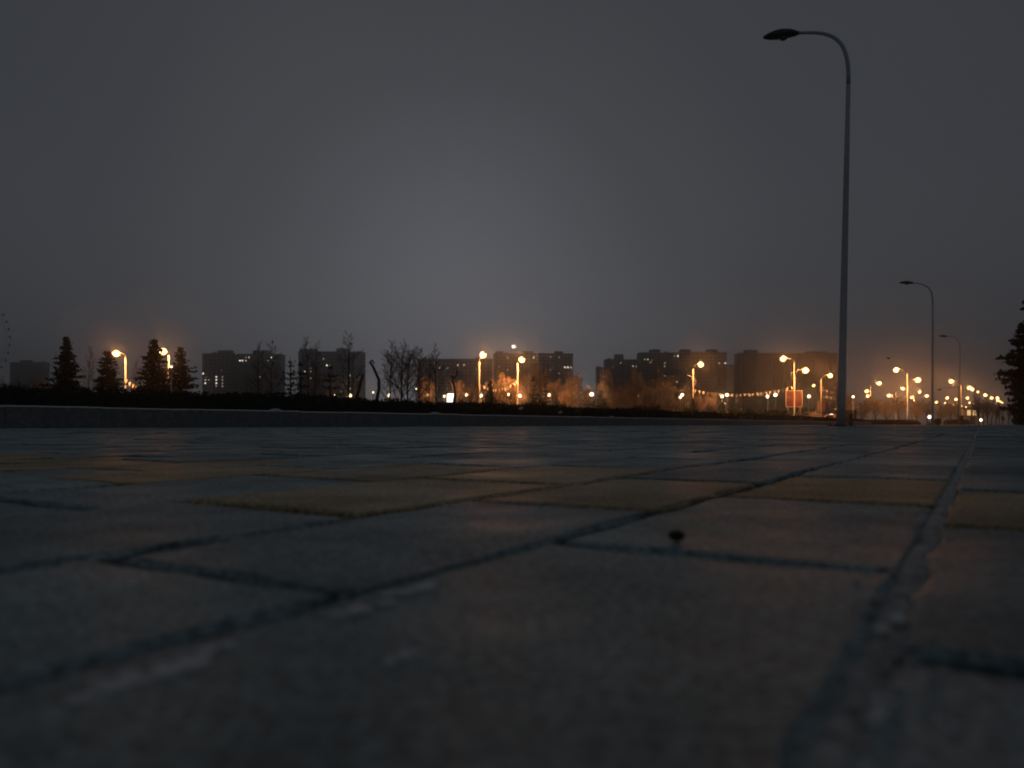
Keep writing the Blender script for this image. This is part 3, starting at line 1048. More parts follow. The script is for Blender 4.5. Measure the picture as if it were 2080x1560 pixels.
# low lit bollards at the far right
for (px, py, dd, lab) in ((1888, 847, 100, 'low lit bollard light left of the second unlit post foot'), (1992, 853, 120, 'low white bollard light among the bare trunks at far right')):
    p = at(px, py, dd)
    e = empty('bollard_light', (p.x, p.y, 0)); tag(e, lab, 'bollard light', 'low bollard lights')
    MB().tube([(0, 0, 0), (0, 0, p.z - 0.15)], 0.09, 10).build('post', M['dark_steel'], e, True)
    MB().ball((0, 0, p.z), 0.2, 0.2, 0.2, 10, 6).build('light_head', M['globe'], e, True)
    MB().tube([(0, 0, p.z + 0.17), (0, 0, p.z + 0.24)], [0.19, 0.12], 10).build('cap', M['dark_steel'], e, True)
    point(e, (0, -0.45, p.z), (1.0, 0.85, 0.7), 30, 0.1)

# signal camera on a long arm
p = at(1947, 786, 150)
e = empty('camera_mast', (p.x, p.y, 0)); tag(e, 'thin dark mast with a long arm and small camera, left of third unlit post', 'mast')
MB().tube([(0, 0, 0), (0, 0, p.z + 0.2)], [0.1, 0.06], 8).build('pole', M['dark_steel'], e)
q = at(1908, 789, 150) - Vector((p.x, p.y, 0))
MB().tube([(0, 0, p.z), q], [0.05, 0.03], 6).build('arm', M['dark_steel'], e)
MB().box(q.x - 0.25, q.x + 0.3, -0.12, 0.12, q.z - 0.4, q.z - 0.1, 0.04).build('camera_housing', M['dark_steel'], e)

# ------------------------------------------------------------------ bunting
def bunting(a, b, sag, n, label, size=0.4):
    a, b = Vector(a), Vector(b)
    e = empty('bunting', a); tag(e, label, 'bunting', 'pennant strings between the lamp posts')
    pts = []
    for i in range(41):
        t = i / 40
        pts.append((b - a) * t - Vector((0, 0, sag * 4 * t * (1 - t))))
    MB().tube(pts, 0.009, 4).build('cord', M['cord'], e)
    fm = []
    for k in range(3):
        w = size * (0.30 + 0.05 * k); hh = size * (1.05 + 0.12 * k); c = 0.05 * (k - 1)
        q = w * .45
        fm.append(MB().add([(-w, 0, 0), (w, 0, 0), (q, c, -hh), (-q, c, -hh), (-w, 0.012, 0), (w, 0.012, 0), (q, c + .012, -hh), (-q, c + .012, -hh)], [(0, 1, 2, 3), (7, 6, 5, 4), (0, 4, 5, 1), (1, 5, 6, 2), (2, 6, 7, 3), (3, 7, 4, 0)]).mesh('flag', M['flag']))
    d = b - a
    for i in range(n):
        t = (i + 0.5) / n
        p = (b - a) * t - Vector((0, 0, sag * 4 * t * (1 - t)))
        link('flag', random.choice(fm), e, loc=p, rot=(random.gauss(-.25, .25), random.gauss(0, .2), math.atan2(d.y, d.x) + random.gauss(0, 0.4)))


bunting(at(1408, 791, 119), at(1613, 784, 115), 0.95, 24, 'pale pennant string from the ringed lamp to the red billboard lamp')
bunting(at(974, 779, 103), at(1051, 771, 110), 1.05, 13, 'pale pennant string between the two mid-picture lamp posts')
bunting(at(255, 768, 100), at(343, 768, 98), 1.4, 14, 'pale pennant string between the leftmost lamp posts behind conifers')
bunting(at(1668, 790, 147), at(1768, 797, 174), 0.5, 26, 'upper pennant string running right from the bannered lamp')
bunting(at(1668, 803, 147), at(1768, 805, 174), 0.5, 26, 'lower pennant string running right from the bannered lamp')
bunting(at(1812, 803, 190), at(1843, 800, 131), 0.6, 16, 'short pennant string left of the tall bright-poled lamp, upper one', 0.45)
bunting(at(1818, 815, 200), at(1856, 817, 245), 0.4, 14, 'faint pennant string across the tall bright-poled lamp, lower one', 0.5)

# ------------------------------------------------------------------ signs, shelter, kiosk, car, bins
# light box
dd = 92
p = at(915.5, 808, dd)
e = empty('light_box', (p.x, p.y, 0)); tag(e, 'glowing white light box sign behind the forked cut trunk', 'sign')
w, h_ = 0.44, 0.5
MB().box(-w - .05, w + .05, -0.1, 0.1, p.z - h_ - .05, p.z + h_ + .05, 0.02).build('casing', M['steel'], e)
MB().box(-w, w, -0.125, -0.103, p.z - h_, p.z + h_).build('lit_face', M['lightbox'], e)
for sx in (-1, 1):
    MB().tube([(sx * .35, 0, 0), (sx * .35, 0, p.z - h_ - .04)], 0.05, 8).build('leg', M['steel'], e)
point(e, (0, -0.5, p.z), (1, 0.93, 0.82), 25, 0.3)

# billboard
dd = 118
p = at(1613, 810, dd)
e = empty('billboard', (p.x, p.y, 0), R(-12)); tag(e, 'red billboard on two legs behind the two-armed ringed lamp', 'billboard')
w, h_ = 1.15, 1.2
MB().box(-w, w, -0.06, 0.06, p.z - h_, p.z + h_).build('panel', M['billboard'], e)
for (x0, x1, z0, z1) in ((-w - .08, w + .08, p.z + h_, p.z + h_ + .08), (-w - .08, w + .08, p.z - h_ - .08, p.z - h_), (-w - .08, -w, p.z - h_, p.z + h_), (w, w + .08, p.z - h_, p.z + h_)):
    MB().box(x0, x1, -0.09, 0.09, z0, z1).build('frame_bar', M['steel'], e)
for sx in (-1, 1):
    MB().tube([(sx * .9, 0, 0), (sx * .9, 0, p.z - h_ - .08)], 0.06, 8).build('leg', M['steel'], e)

# shelter
dd = 112
p = base(1727, dd)
e = empty('shelter', p, R(-8)); tag(e, 'small flat-roofed shelter with pale roof edge right of the nearest unlit post', 'shelter')
MB().box(-2.0, 1.25, -0.9, 0.9, 2.22, 2.36, 0.03).build('roof', M['steel'], e)
MB().box(-1.9, 1.1, 0.72, 0.78, 0.35, 2.1).build('back_panel', M['dark_steel'], e)
for (sx, sy) in ((-1.8, -.7), (-.3, -.7), (-1.8, .68), (1.0, .68)):
    MB().box(sx - .06, sx + .06, sy - .06 + (0.0 if sy < 0 else .14), sy + .06 + (0 if sy < 0 else .14), 0, 2.22).build('column', M['dark_steel'], e)
MB().box(-1.5, .8, 0.2, 0.6, 0.42, 0.5, 0.02).build('bench', M['dark_steel'], e)

# lit kiosk
dd = 190
p = base(1971, dd)
e = empty('kiosk', p, R(-15)); tag(e, 'small kiosk with glowing yellow window at far right', 'kiosk')
MB().box(-1.6, 1.6, -1.3, 1.3, 0, 3.9).build('wall', M['plaster'], e)
MB().box(-1.9, 1.9, -1.6, 1.6, 3.9, 4.2, 0.05).build('roof', M['dark_steel'], e)
M['kiosk_window'] = glow('kiosk_window', (1.0, 0.62, 0.25), 0.9)
for x0 in (-1.1, 0.15):
    f = MB().box(x0 - .06, x0 + .86, -1.36, -1.303, 2.2, 3.6).build('window', M['frame'], e)
    MB().box(x0, x0 + .8, -1.39, -1.363, 2.26, 3.54).build('pane', M['kiosk_window'], f)
MB().box(-.4, .4, -1.36, -1.303, 0, 1.95).build('door', M['dark_steel'], e)

# car parked with its lamps on
def car(px, dd, label):
    e = empty('parked_car', base(px, dd)); tag(e, label, 'car')
    e.rotation_euler.z = -ROAD - R(8)
    # local: front towards -y
    prof = [(-2.15, .35), (-2.2, .62), (-2.05, .78), (-1.2, .93), (-.55, 1.4), (.7, 1.46), (1.45, 1.12), (2.05, 1.02), (2.15, .6), (2.1, .33)]
    vs_, fs_ = [], []
    secs = [(-.86, .9), (-.83, .96), (-.62, 1.0), (.62, 1.0), (.83, .96), (.86, .9)]
    for (x, k) in secs:
        for (y, z) in prof:
            zz = z
            xx = x * (0.8 if z > 1.2 else 1.0)
            vs_.append((xx, y * (k if abs(x) > .7 else 1), zz))
    m = len(prof)
    for i in range(len(secs) - 1):
        for j in range(m):
            a, b = i * m + j, i * m + (j + 1) % m
            fs_.append((a, b, b + m, a + m))
    fs_ += [tuple(range(m)), tuple(range((len(secs) - 1) * m, len(secs) * m))]
    mesh_obj('body', vs_, fs_, M['car_paint'], e, True)
    MB().add([(-.62, -1.18, .96), (.62, -1.18, .96), (.5, -.62, 1.37), (-.5, -.62, 1.37), (-.62, -1.2, .97), (.62, -1.2, .97), (.5, -.64, 1.385), (-.5, -.64, 1.385)], [(4, 5, 6, 7), (0, 3, 2, 1), (0, 1, 5, 4), (1, 2, 6, 5), (2, 3, 7, 6), (3, 0, 4, 7)]).build('windscreen', M['glass_dark'], e)
    for sx in (-1, 1):
        MB().add([(sx * .84, -.75, .98), (sx * .84, 1.2, 1.0), (sx * .70, .68, 1.38), (sx * .70, -.45, 1.36), (sx * .88, -.75, .98), (sx * .88, 1.2, 1.0), (sx * .73, .68, 1.38), (sx * .73, -.45, 1.36)], [(4, 5, 6, 7), (0, 1, 2, 3), (0, 4, 5, 1), (1, 5, 6, 2), (2, 6, 7, 3), (3, 7, 4, 0)]).build('side_window', M['glass_dark'], e)
        MB().ball((sx * .62, -2.12, .68), .17, .1, .1, 10, 6).build('headlight', M['globe'] if sx < 0 else M['lens_off'], e, True)
        MB().box(sx * .98 - .1, sx * .98 + .1, -.72, -.6, .95, 1.08, .02).build('mirror', M['car_paint'], e)
        for y in (-1.35, 1.35):
            wv_ = MB().tube([(sx * .7, y, .31), (sx * .9, y, .31)], .31, 16).build('wheel', M['rubber'], e, False)
            MB().tube([(sx * .9, y, .31), (sx * .915, y, .31)], .19, 12).build('rim', M['steel'], wv_)
    MB().box(-.2, .2, -.08, .08, 1.46, 1.57, .03).build('roof_light', M['win_white'], e)
    MB().box(-.7, .7, -2.26, -2.16, .36, .5, .02).build('bumper', M['rubber'], e)
    point(e, (-.62, -2.5, .68), (1, .8, .6), 40, .1)
    return e


car(1689, 111, 'orange-lit parked car with a glowing roof light left of the nearest unlit post')

# bins and small dark things beside the unlit posts
def bin_(px, dd, w, h_, label):
    e = empty('litter_bin', base(px, dd)); tag(e, label, 'litter bin', 'dark litter bins')
    MB().box(-w, w, -w * .8, w * .8, 0.06, h_ - .1, .02).build('body', M['dark_steel'], e)
    MB().box(-w * 1.12, w * 1.12, -w * .92, w * .92, h_ - .1, h_, .04).build('lid', M['dark_steel'], e)
    MB().box(-w * .6, w * .6, -w * .8 - .012, -w * .8 - .003, h_ * .55, h_ * .68).build('slot', M['rubber'], e)
    MB().box(-w * .7, w * .7, -w * .6, w * .6, 0, 0.06).build('foot', M['dark_steel'], e)


bin_(1952.5, 78, 0.19, 0.95, 'dark litter bin at the foot of the farthest unlit post')
bin_(1727.5, 40, 0.1, 0.62, 'narrow dark litter bin just right of the nearest unlit post')

# ------------------------------------------------------------------ apartment towers far behind
def tower(x0, x1, ytop, depth, label, houses=(), lit=(), mat='concrete', split=0, thick=14.0):
    """x0..x1, ytop: photo extents; houses: (xa, xb, ytop) lift housings on the roof; lit: (px, py, kind)"""
    X0, X1 = (x0 - 1040) / F * depth, (x1 - 1040) / F * depth
    xc = (X0 + X1) / 2
    Ht = CAM_H + (862 - ytop) / F * depth
    e = empty('apartment_tower', (xc, depth, 0)); tag(e, label, 'building', 'apartment towers far behind the park')
    w = (X1 - X0) / 2
    # stepped facade: bays stand proud of the wall
    MB().box(-w, w, 0, thick, 0, Ht).build('wall', M[mat], e)
    nb = max(2, int(2 * w / 12))
    bw = 2 * w / nb
    for i in range(nb):
        cx = -w + bw * (i + 0.5)
        MB().box(cx - bw * .26, cx + bw * .26, -1.0, -0.003, 0, Ht - 1.2).build('bay', M[mat], e)
    rf = MB().box(-w - .3, w + .3, -.35, thick + .3, Ht, Ht + .9, .1).build('roof', M[mat], e)
    for (xa, xb, yt) in houses:
        a, b = (xa - 1040) / F * depth - xc, (xb - 1040) / F * depth - xc
        hh = CAM_H + (862 - yt) / F * depth
        MB().box(a, b, 2, 9, Ht + .9, hh, .05).build('lift_housing', M[mat], rf)
    rr = random.Random(int(x0))
    for i in range(4):                                          # tanks, vents and stair heads on the roof
        cx = rr.uniform(-w * .9, w * .9); bw_ = rr.uniform(.8, 2.4)
        MB().box(cx - bw_, cx + bw_, 9.3, 11.5, Ht + .9, Ht + rr.uniform(1.6, 3.2), .05).build('roof_tank', M[mat], rf)
    lit = list(lit)
    for i in range(max(2, int(w / 5))):                         # a few curtained rooms that barely show
        lit.append((rr.uniform(x0 + 5, x1 - 5), ytop + 8 + 6.3 * rr.randrange(1, 14), 'f'))
    for (px, py, kind) in lit:
        px_, pz = (px - 1040) / F * depth - xc, CAM_H + (862 - py) / F * depth
        s = {'w': 1.0, 'y': .95, 'd': .85, 'f': .9}[kind]
        ww, wh = 0.55 * s, 0.6 * s
        f = MB().box(px_ - ww - .12, px_ + ww + .12, -1.22, -1.02, pz - wh - .12, pz + wh + .12).build('window', M['frame'], e)
        MB().box(px_ - ww, px_ + ww, -1.28, -1.225, pz - wh, pz + wh).build('pane', M[{'w': 'win_white', 'y': 'win_warm', 'd': 'win_dim', 'f': 'win_faint'}[kind]], f)
    return e


def Z2(l): return [(380 + x * .2019, 600 + y * .2019, k) for x, y, k in l]
def Z3(l): return [(760 + x * .2019, 640 + y * .2019, k) for x, y, k in l]
def Z4(l): return [(1140 + x * .17308, 640 + y * .1731, k) for x, y, k in l]


tower(411, 470, 720, 640, 'far tower at left with a column of lit windows and round-topped housing', [(440, 468, 711)],
      Z2([(167, 787, 'w'), (190, 852, 'y'), (225, 852, 'd'), (190, 884, 'w'), (300, 820, 'w'), (300, 850, 'w'), (300, 884, 'w'), (297, 915, 'd'), (362, 820, 'd'), (362, 852, 'd'), (362, 885, 'd'), (362, 915, 'd')]))
tower(471, 570, 721, 690, 'far wide tower with lit windows near its roof, right of the column-lit tower', [(512, 541, 711)],
      Z2([(537, 658, 'w'), (563, 658, 'w'), (597, 658, 'y'), (597, 625, 'd'), (628, 625, 'y'), (853, 625, 'w'), (820, 658, 'd'), (880, 658, 'd'), (737, 822, 'd')]))
tower(606, 736, 716, 660, 'far tower behind the small conifers with two square roof housings', [(607, 640, 708), (682, 704, 707)],
      Z2([(1375, 640, 'd'), (1410, 705, 'w'), (1437, 705, 'd'), (1188, 768, 'w'), (1188, 835, 'y'), (1250, 735, 'd'), (1250, 768, 'd'), (1250, 835, 'd'), (1640, 805, 'w'), (1640, 938, 'w'), (1673, 938, 'd'), (1553, 970, 'd')]))
tower(848, 1000, 731, 620, 'long lower flat-roofed block left of the mid-picture lamp pair', [],
      Z3([(658, 532, 'y'), (742, 535, 'd'), (843, 505, 'y'), (905, 503, 'y'), (740, 742, 'd'), (1030, 545, 'd')]))
tower(1002, 1164, 720, 650, 'dark wide tower block behind the yellow lamp with three roof housings', [(1006, 1023, 713), (1062, 1083, 713), (1126, 1144, 713)],
      Z3([(1343, 430, 'y'), (1605, 428, 'w'), (1775, 425, 'd'), (1860, 428, 'd'), (1257, 522, 'd'), (1343, 553, 'y'), (1918, 527, 'w'), (1948, 527, 'w'), (1978, 527, 'y'), (1858, 587, 'd'), (1773, 553, 'd'), (1857, 650, 'd')]), 'concrete_dark')
tower(1213, 1229, 749, 700, 'lowest narrow block at the left foot of the stepped towers', [], Z4([(497, 655, 'd'), (497, 718, 'y')]), 'concrete_dark')
tower(1230, 1294, 732, 680, 'mid-height tower with one roof housing, left of the tallest block', [(1250, 1267, 719)],
      Z4([(697, 563, 'd'), (840, 600, 'y'), (878, 603, 'd')]), 'concrete_dark')
tower(1299, 1476, 718, 650, 'tallest wide dark block behind the ringed lamp with three roof housings', [(1322, 1342, 709), (1384, 1404, 709), (1439, 1459, 709)],
      Z4([(975, 522, 'd'), (1012, 522, 'y'), (1045, 555, 'd'), (1365, 483, 'w'), (1325, 485, 'd'), (1213, 563, 'd'), (1210, 600, 'd'), (1210, 715, 'd'), (1850, 567, 'y'), (1920, 567, 'w'), (1358, 790, 'd')]), 'concrete_dark')
tower(1470, 1500, 742, 950, 'pale hazy farther block seen in the gap between two dark towers', [])
tower(1500, 1620, 719, 720, 'dark tower without lit windows behind the two-armed lamp', [(1516, 1541, 710)], (), 'concrete_dark')
tower(1622, 1702, 719, 760, 'dark tower partly hidden behind the nearest unlit post', [(1642, 1680, 713)], (), 'concrete_dark')

tower(20, 88, 737, 1000, 'faint low hazy block at the far left behind the hedge', [(40, 58, 731)])

# ------------------------------------------------------------------ ferris wheel at the left edge
dd = 700.0
c = at(-82, 688, dd)
rad = 102 / F * dd
e = empty('ferris_wheel', (c.x, c.y, 0)); tag(e, 'faint dark ferris wheel rim with hanging gondolas at the left edge', 'ferris wheel')
pts = [(rad * .93 * math.cos(a), 0, c.z + rad * .93 * math.sin(a)) for a in np.linspace(0, 2 * math.pi, 81)]
rim = MB().tube(pts, 0.12, 5, False).build('rim', M['concrete'], e)
for i in range(40):
    a = 2 * math.pi * i / 40
    if i % 2 == 0:
        MB().tube([(0, 0, c.z), (rad * .93 * math.cos(a), 0, c.z + rad * .93 * math.sin(a))], 0.05, 4).build('spoke', M['concrete'], e)
MB().tube([(0, -1.4, c.z), (0, 1.4, c.z)], 1.2, 12).build('hub', M['dark_steel'], e)
gm = MB().ball((0, 0, -1.2), .95, .95, 1.15, 10, 7).box(-.1, .1, -.1, .1, -.1, .9).mesh('gondola', M['concrete'], True)
for i in range(40):
    a = 2 * math.pi * (i + .3) / 40
    link('gondola', gm, e, loc=(rad * math.cos(a), 0, c.z + rad * math.sin(a) + .4))
for sx in (-1, 1):
    for sy in (-1, 1):
        MB().tube([(0, sy * 1.2, c.z), (sx * 14, sy * 6, 0)], [.5, .8], 6).build('leg', M['dark_steel'], e)

# ------------------------------------------------------------------ trees
def rot_toward(d, ang, az):
    d = d.normalized()
    s = d.cross(Vector((0, 0, 1)))
    if s.length < 0.05: s = Vector((1, 0, 0))
    s.normalize()
    w = d.cross(s)
    return (d * math.cos(ang) + (s * math.cos(az) + w * math.sin(az)) * math.sin(ang)).normalized()


def grow(rr, trunk, crown, leaves, p, d, length, r, level, maxl, spec):
    segs = (7, 5, 4, 3)[min(level, 3)]
    pts, rad_ = [p.copy()], [r]
    wob = spec['wob'][min(level, 3)]
    for i in range(segs):
        d = (d + Vector((rr.gauss(0, wob), rr.gauss(0, wob), rr.gauss(0, wob * .6) + spec['lift'][min(level, 3)]))).normalized()
        p = p + d * (length / segs)
        pts.append(p.copy())
        rad_.append(max(spec['rmin'], r * (1 - (i + 1) / segs * spec['taper'])))
    (trunk if level <= 1 else crown).tube(pts, rad_, (8, 5, 3, 3)[min(level, 3)], False)
    if level >= maxl:
        leaves.append(pts[-1]); leaves.append(pts[len(pts) // 2])
        return
    nchild = spec['n'][level]
    t0 = spec['start'][level]
    az = rr.uniform(0, 6.28)
    for k in range(nchild):
        t = t0 + (1 - t0) * (k + rr.random()) / nchild
        fi = t * segs
        i = min(int(fi), segs - 1)
        q = pts[i].lerp(pts[i + 1], fi - i)
        rr_ = rad_[i] * (1 - (fi - i)) + rad_[i + 1] * (fi - i)
        az += 2.4 + rr.gauss(0, .4)
        ang = rr.gauss(spec['ang'][level], .14)
        dl = (pts[i + 1] - pts[i]).normalized()
        L = length * spec['len'][level] * (1 - spec['shrink'][level] * (t - t0) / (1 - t0 + 1e-6)) * rr.uniform(.75, 1.2)
        grow(rr, trunk, crown, leaves, q, rot_toward(dl, ang, az), L, max(spec['rmin'], rr_ * spec['rk']), level + 1, maxl, spec)


SPREAD = dict(wob=(.05, .12, .16, .2), lift=(.0, .05, .05, .03), rmin=.011, taper=.75, n=(15, 9, 7), start=(.28, .2, .15), ang=(.75, .7, .7), len=(.62, .5, .45), shrink=(.55, .4, .3), rk=.5)
SLIM = dict(wob=(.02, .1, .14, .2), lift=(.0, .1, .06, .03), rmin=.011, taper=.9, n=(30, 6, 4), start=(.22, .15, .15), ang=(.8, .6, .6), len=(.24, .45, .45), shrink=(.75, .4, .3), rk=.4)
VASE = dict(wob=(.04, .08, .14, .2), lift=(.0, .07, .05, .02), rmin=.011, taper=.7, n=(16, 10, 7), start=(.22, .15, .15), ang=(.55, .5, .6), len=(.72, .45, .42), shrink=(.35, .4, .3), rk=.5)


def tree_kind(spec, height, r, seed, leafy=0, leaf=.07, twigmat='twig', barkmat='bark'):
    rr = random.Random(seed)
    trunk, crown, leaves = MB(), MB(), []
    tl = {id(SPREAD): .72, id(SLIM): .97, id(VASE): .62}[id(spec)]
    grow(rr, trunk, crown, leaves, Vector((0, 0, -0.1)), Vector((rr.gauss(0, .02), rr.gauss(0, .02), 1)), height * tl, r, 0, 3, spec)
    tm = trunk.mesh('trunk', M[barkmat], True)
    cm = crown.mesh('crown', M[twigmat])
    lm = None
    if leafy:
        rs = np.random.default_rng(seed)
        L = np.array([tuple(q) for q in leaves])
        P = np.repeat(L, leafy, axis=0) + rs.normal(0, .13, (len(L) * leafy, 3))
        lm = quads_mesh('leaves', leaf_cloud(P, leaf, rs))
        lm.materials.append(M['dryleaf'])
        lm.update()
    zmax = max(v_[2] for v_ in crown.v)
    return (tm, cm, lm, zmax)


KIND = {
    'spread1': tree_kind(SPREAD, 8, .16, 11), 'spread2': tree_kind(SPREAD, 8, .15, 12), 'slim1': tree_kind(SLIM, 9, .11, 13), 'slim2': tree_kind(SLIM, 9, .10, 14),
    'vase1': tree_kind(VASE, 6, .13, 15), 'leafy1': tree_kind(VASE, 6, .12, 16, 3, .06), 'leafy2': tree_kind(SPREAD, 6, .12, 17, 3, .06), 'pale': tree_kind(VASE, 6, .1, 18, 2, .05, 'twig', 'bark_pale'),
}


def bare_tree(kind, px, ytop, depth, label, name='bare_tree', wide=1.0, cat='tree', group='bare trees beyond the hedge'):
    tm, cm, lm, zmax = KIND[kind]
    Ht = CAM_H + (862 - ytop) / F * depth
    s = Ht / zmax
    e = empty(name, base(px, depth), random.uniform(0, 6.28)); tag(e, label, cat, group)
    sc = (s * wide, s * wide, s)
    link('trunk', tm, e, scale=sc)
    co = link('crown', cm, e, scale=sc)
    if lm: 
        q = link('dry_leaves', lm, co); tag(q, kind='stuff')
    return e


bare_tree('slim1', 524, 690, 88, 'tall slim bare tree before the wide far tower, left one', 'bare_tree', 1.1)
bare_tree('slim2', 552, 689, 95, 'tall slim bare tree at the right edge of the wide far tower')
bare_tree('slim2', 626, 681, 85, 'tall slim bare tree behind the small open conifers, left one')
bare_tree('slim1', 642, 690, 92, 'faint slim bare tree close right of the one behind the small conifers')
bare_tree('slim1', 707, 668, 72, 'tallest slim bare tree, before the tower with two roof housings', wide=1.3)
bare_tree('spread1', 815, 687, 66, 'wide bare tree with slanting trunk right of the twisted cut trunk', wide=.85)
bare_tree('spread2', 829, 700, 72, 'dense bare tree touching the right side of the wide slanting one', wide=.7)
bare_tree('slim2', 792, 688, 74, 'slim bare tree left of the wide slanting bare tree', wide=1.0)
bare_tree('slim2', 850, 703, 80, 'thin bare tree right of the wide slanting bare tree')
bare_tree('slim1', 886, 696, 82, 'slim bare tree before the long lower block', wide=1.1)
bare_tree('slim1', 872, 712, 90, 'slim bare tree standing by the bright globe lamp')
bare_tree('leafy2', 868, 762, 100, 'small orange-lit bare tree behind the bright globe lamp', wide=.8)
bare_tree('vase1', 952, 778, 99, 'low orange-lit bare tree left of the orange mid-picture lamp')
bare_tree('vase1', 1003, 770, 108, 'low orange-lit bare tree right of the orange mid-picture lamp')
bare_tree('leafy2', 1027, 756, 112, 'orange-lit bare tree under the pennants by the yellow lamp', wide=.9)
bare_tree('spread2', 1078, 748, 104, 'dim bare tree right of the yellow lamp, left one', wide=.7)
bare_tree('spread1', 1100, 742, 100, 'dim bare tree right of the yellow lamp, right one', wide=.7)
bare_tree('leafy1', 1170, 752, 104, 'brightest orange-lit leafy round tree between two white globe lamps', wide=.85)
bare_tree('pale', 1233, 744, 100, 'pale-trunked lit young tree right of the brightest orange tree', wide=.62)
bare_tree('pale', 1293, 748, 104, 'pale-trunked lit young tree, second from the brightest orange tree', wide=.66)
bare_tree('leafy1', 1272, 782, 112, 'low dark-red bushy tree between the two pale-trunked trees')
bare_tree('leafy2', 1318, 778, 110, 'orange-red leafy tree right of the second pale-trunked tree', wide=1.0)
bare_tree('leafy1', 1346, 776, 112, 'orange leafy tree, middle of the lit group left of the ringed lamp', wide=.8)
bare_tree('vase1', 1371, 774, 111, 'orange-lit bare tree with visible trunk just left of the ringed lamp', wide=.9)
bare_tree('leafy1', 1417, 800, 116, 'small red leafy tree at the foot of the ringed lamp', wide=.7)
bare_tree('spread1', 1255, 770, 118, 'dim bare tree behind the pale-trunked trees, left', wide=.9)
bare_tree('spread2', 1345, 757, 126, 'faint tall bare tree above the orange leafy trees', wide=.9)
for (px, yt, dd, kd, lab) in ((925, 770, 106, 'vase1', 'dim bare tree just right of the white light box'), (1012, 766, 116, 'leafy1', 'orange bushy tree close right of the small conifer by the orange lamp'),
                              (1043, 776, 114, 'leafy2', 'orange leafy tree touching the left side of the yellow lamp post'), (1066, 782, 116, 'leafy1', 'orange leafy tree at the right foot of the yellow lamp post'),
                              (1128, 768, 112, 'spread2', 'dim bare tree left of the brightest orange tree'), (1152, 784, 109, 'leafy2', 'low orange tree touching the left of the brightest orange tree'),
                              (1190, 786, 110, 'leafy1', 'low orange tree touching the right of the brightest orange tree'), (1247, 790, 114, 'leafy2', 'low reddish tree right of the first pale-trunked tree'),
                              (1306, 788, 107, 'leafy1', 'low bright orange tree right beside the second pale-trunked tree'), (1332, 786, 107, 'leafy2', 'low bright orange tree in the middle of the lit group'),
                              (1359, 786, 108, 'leafy1', 'low orange tree left of the visible-trunk tree by the ringed lamp'), (1384, 780, 114, 'leafy2', 'orange tree behind the touching pair of globe lamps'),
                              (1440, 800, 118, 'leafy1', 'low dim reddish tree right of the ringed lamp')):
    bare_tree(kd, px, yt, dd, lab, wide=.95)
for i, (px, yt, dd, kd) in enumerate([(1722, 800, 130, 'leafy2'), (1752, 812, 165, 'leafy1'), (1778, 806, 170, 'leafy2'), (1800, 811, 190, 'leafy1'), (1826, 806, 195, 'leafy2'), (1862, 808, 210, 'leafy1'), (1884, 814, 215, 'leafy2'), (1912, 816, 215, 'leafy1'), (1932, 818, 225, 'leafy2'), (1945, 815, 240, 'leafy1')]):
    bare_tree(kd, px, yt, dd, '%s orange-lit tree right of the nearest unlit post, counted from that post' % ['first', 'second', 'third', 'fourth', 'fifth', 'sixth', 'seventh', 'eighth', 'ninth', 'tenth'][i], wide=1.15)
for i, (px, yt, dd, kd) in enumerate([(1980, 781, 66, 'slim1'), (1989, 806, 70, 'vase1'), (1997, 808, 76, 'spread1'), (2006, 812, 82, 'vase1'), (2014, 814, 88, 'spread2'), (2023, 818, 94, 'vase1'), (2030, 820, 100, 'spread1'), (2048, 826, 106, 'vase1')]):
    bare_tree(kd, px, yt, dd, '%s bare dark tree in the row at far right, counted from the left' % ['tallest first', 'second', 'third', 'fourth', 'fifth', 'sixth', 'seventh', 'eighth'][i], wide=.75, group='row of bare trees at the far right')
for i, (px, yt, dd, kd) in enumerate([(18, 762, 120, 'spread1'), (52, 768, 130, 'spread2'), (88, 764, 125, 'leafy2'), (180, 700, 110, 'slim2'), (276, 728, 108, 'slim1')]):
    bare_tree(kd, px, yt, dd, ['dim bare tree at the left edge behind the hedge', 'dim bare tree second from the left edge', 'dim bare tree left of the first dark conifer', 'faint thin bare tree between first and second dark conifers', 'thin bare tree between the orange lamp and third conifer'][i], wide=.9)

# conifers
def conifer_kind(seed, height=7.0, radius=1.3, whorls=32, droop=.25, dens=30, leaf=.13, gap=0.0, pw=.72):
    rr = random.Random(seed); rs = np.random.default_rng(seed)
    tr = MB().tube([(0, 0, 0), (0.03, 0, height * .5), (0, 0.02, height)], [.12, .07, .015], 7)
    br = MB(); P = []
    for i in range(whorls):
        t = (i + rr.random() * .7) / whorls
        z = height * (.05 + .93 * t)
        R_ = radius * 1.1 * (1 - t) ** pw * rr.uniform(.78, 1.12) + .07
        nb = max(4, int(9 * (1 - t) + 3)) if gap == 0 else 5
        a0 = rr.uniform(0, 6.28)
        for j in range(nb):
            a = a0 + 6.283 * j / nb + rr.gauss(0, .2)
            L = R_ * rr.uniform(.6, 1.15) * (1 + .22 * math.sin(2 * a + z * 1.1 + seed) + .16 * math.sin(5 * a - z * 2.3))
            end = Vector((math.cos(a) * L, math.sin(a) * L, z + L * (rr.uniform(-.05, .3) - droop)))
            br.tube([(0, 0, z), end], [.02, .008], 3, False)
            m = int(dens * (.4 + L / radius))
            for k in range(m):
                s = (k + rr.random()) / m
                q = Vector((0, 0, z)).lerp(end, .15 + .88 * s)
                P.append((q.x + rr.gauss(0, .07), q.y + rr.gauss(0, .07), q.z + rr.gauss(0, .05) + .1 * s * s))
    cm = quads_mesh('foliage', leaf_cloud(np.array(P), leaf, rs))
    cm.materials.append(M['needle'])
    return tr.mesh('trunk', M['bark'], True), br.mesh('branches', M['bark']), cm, height


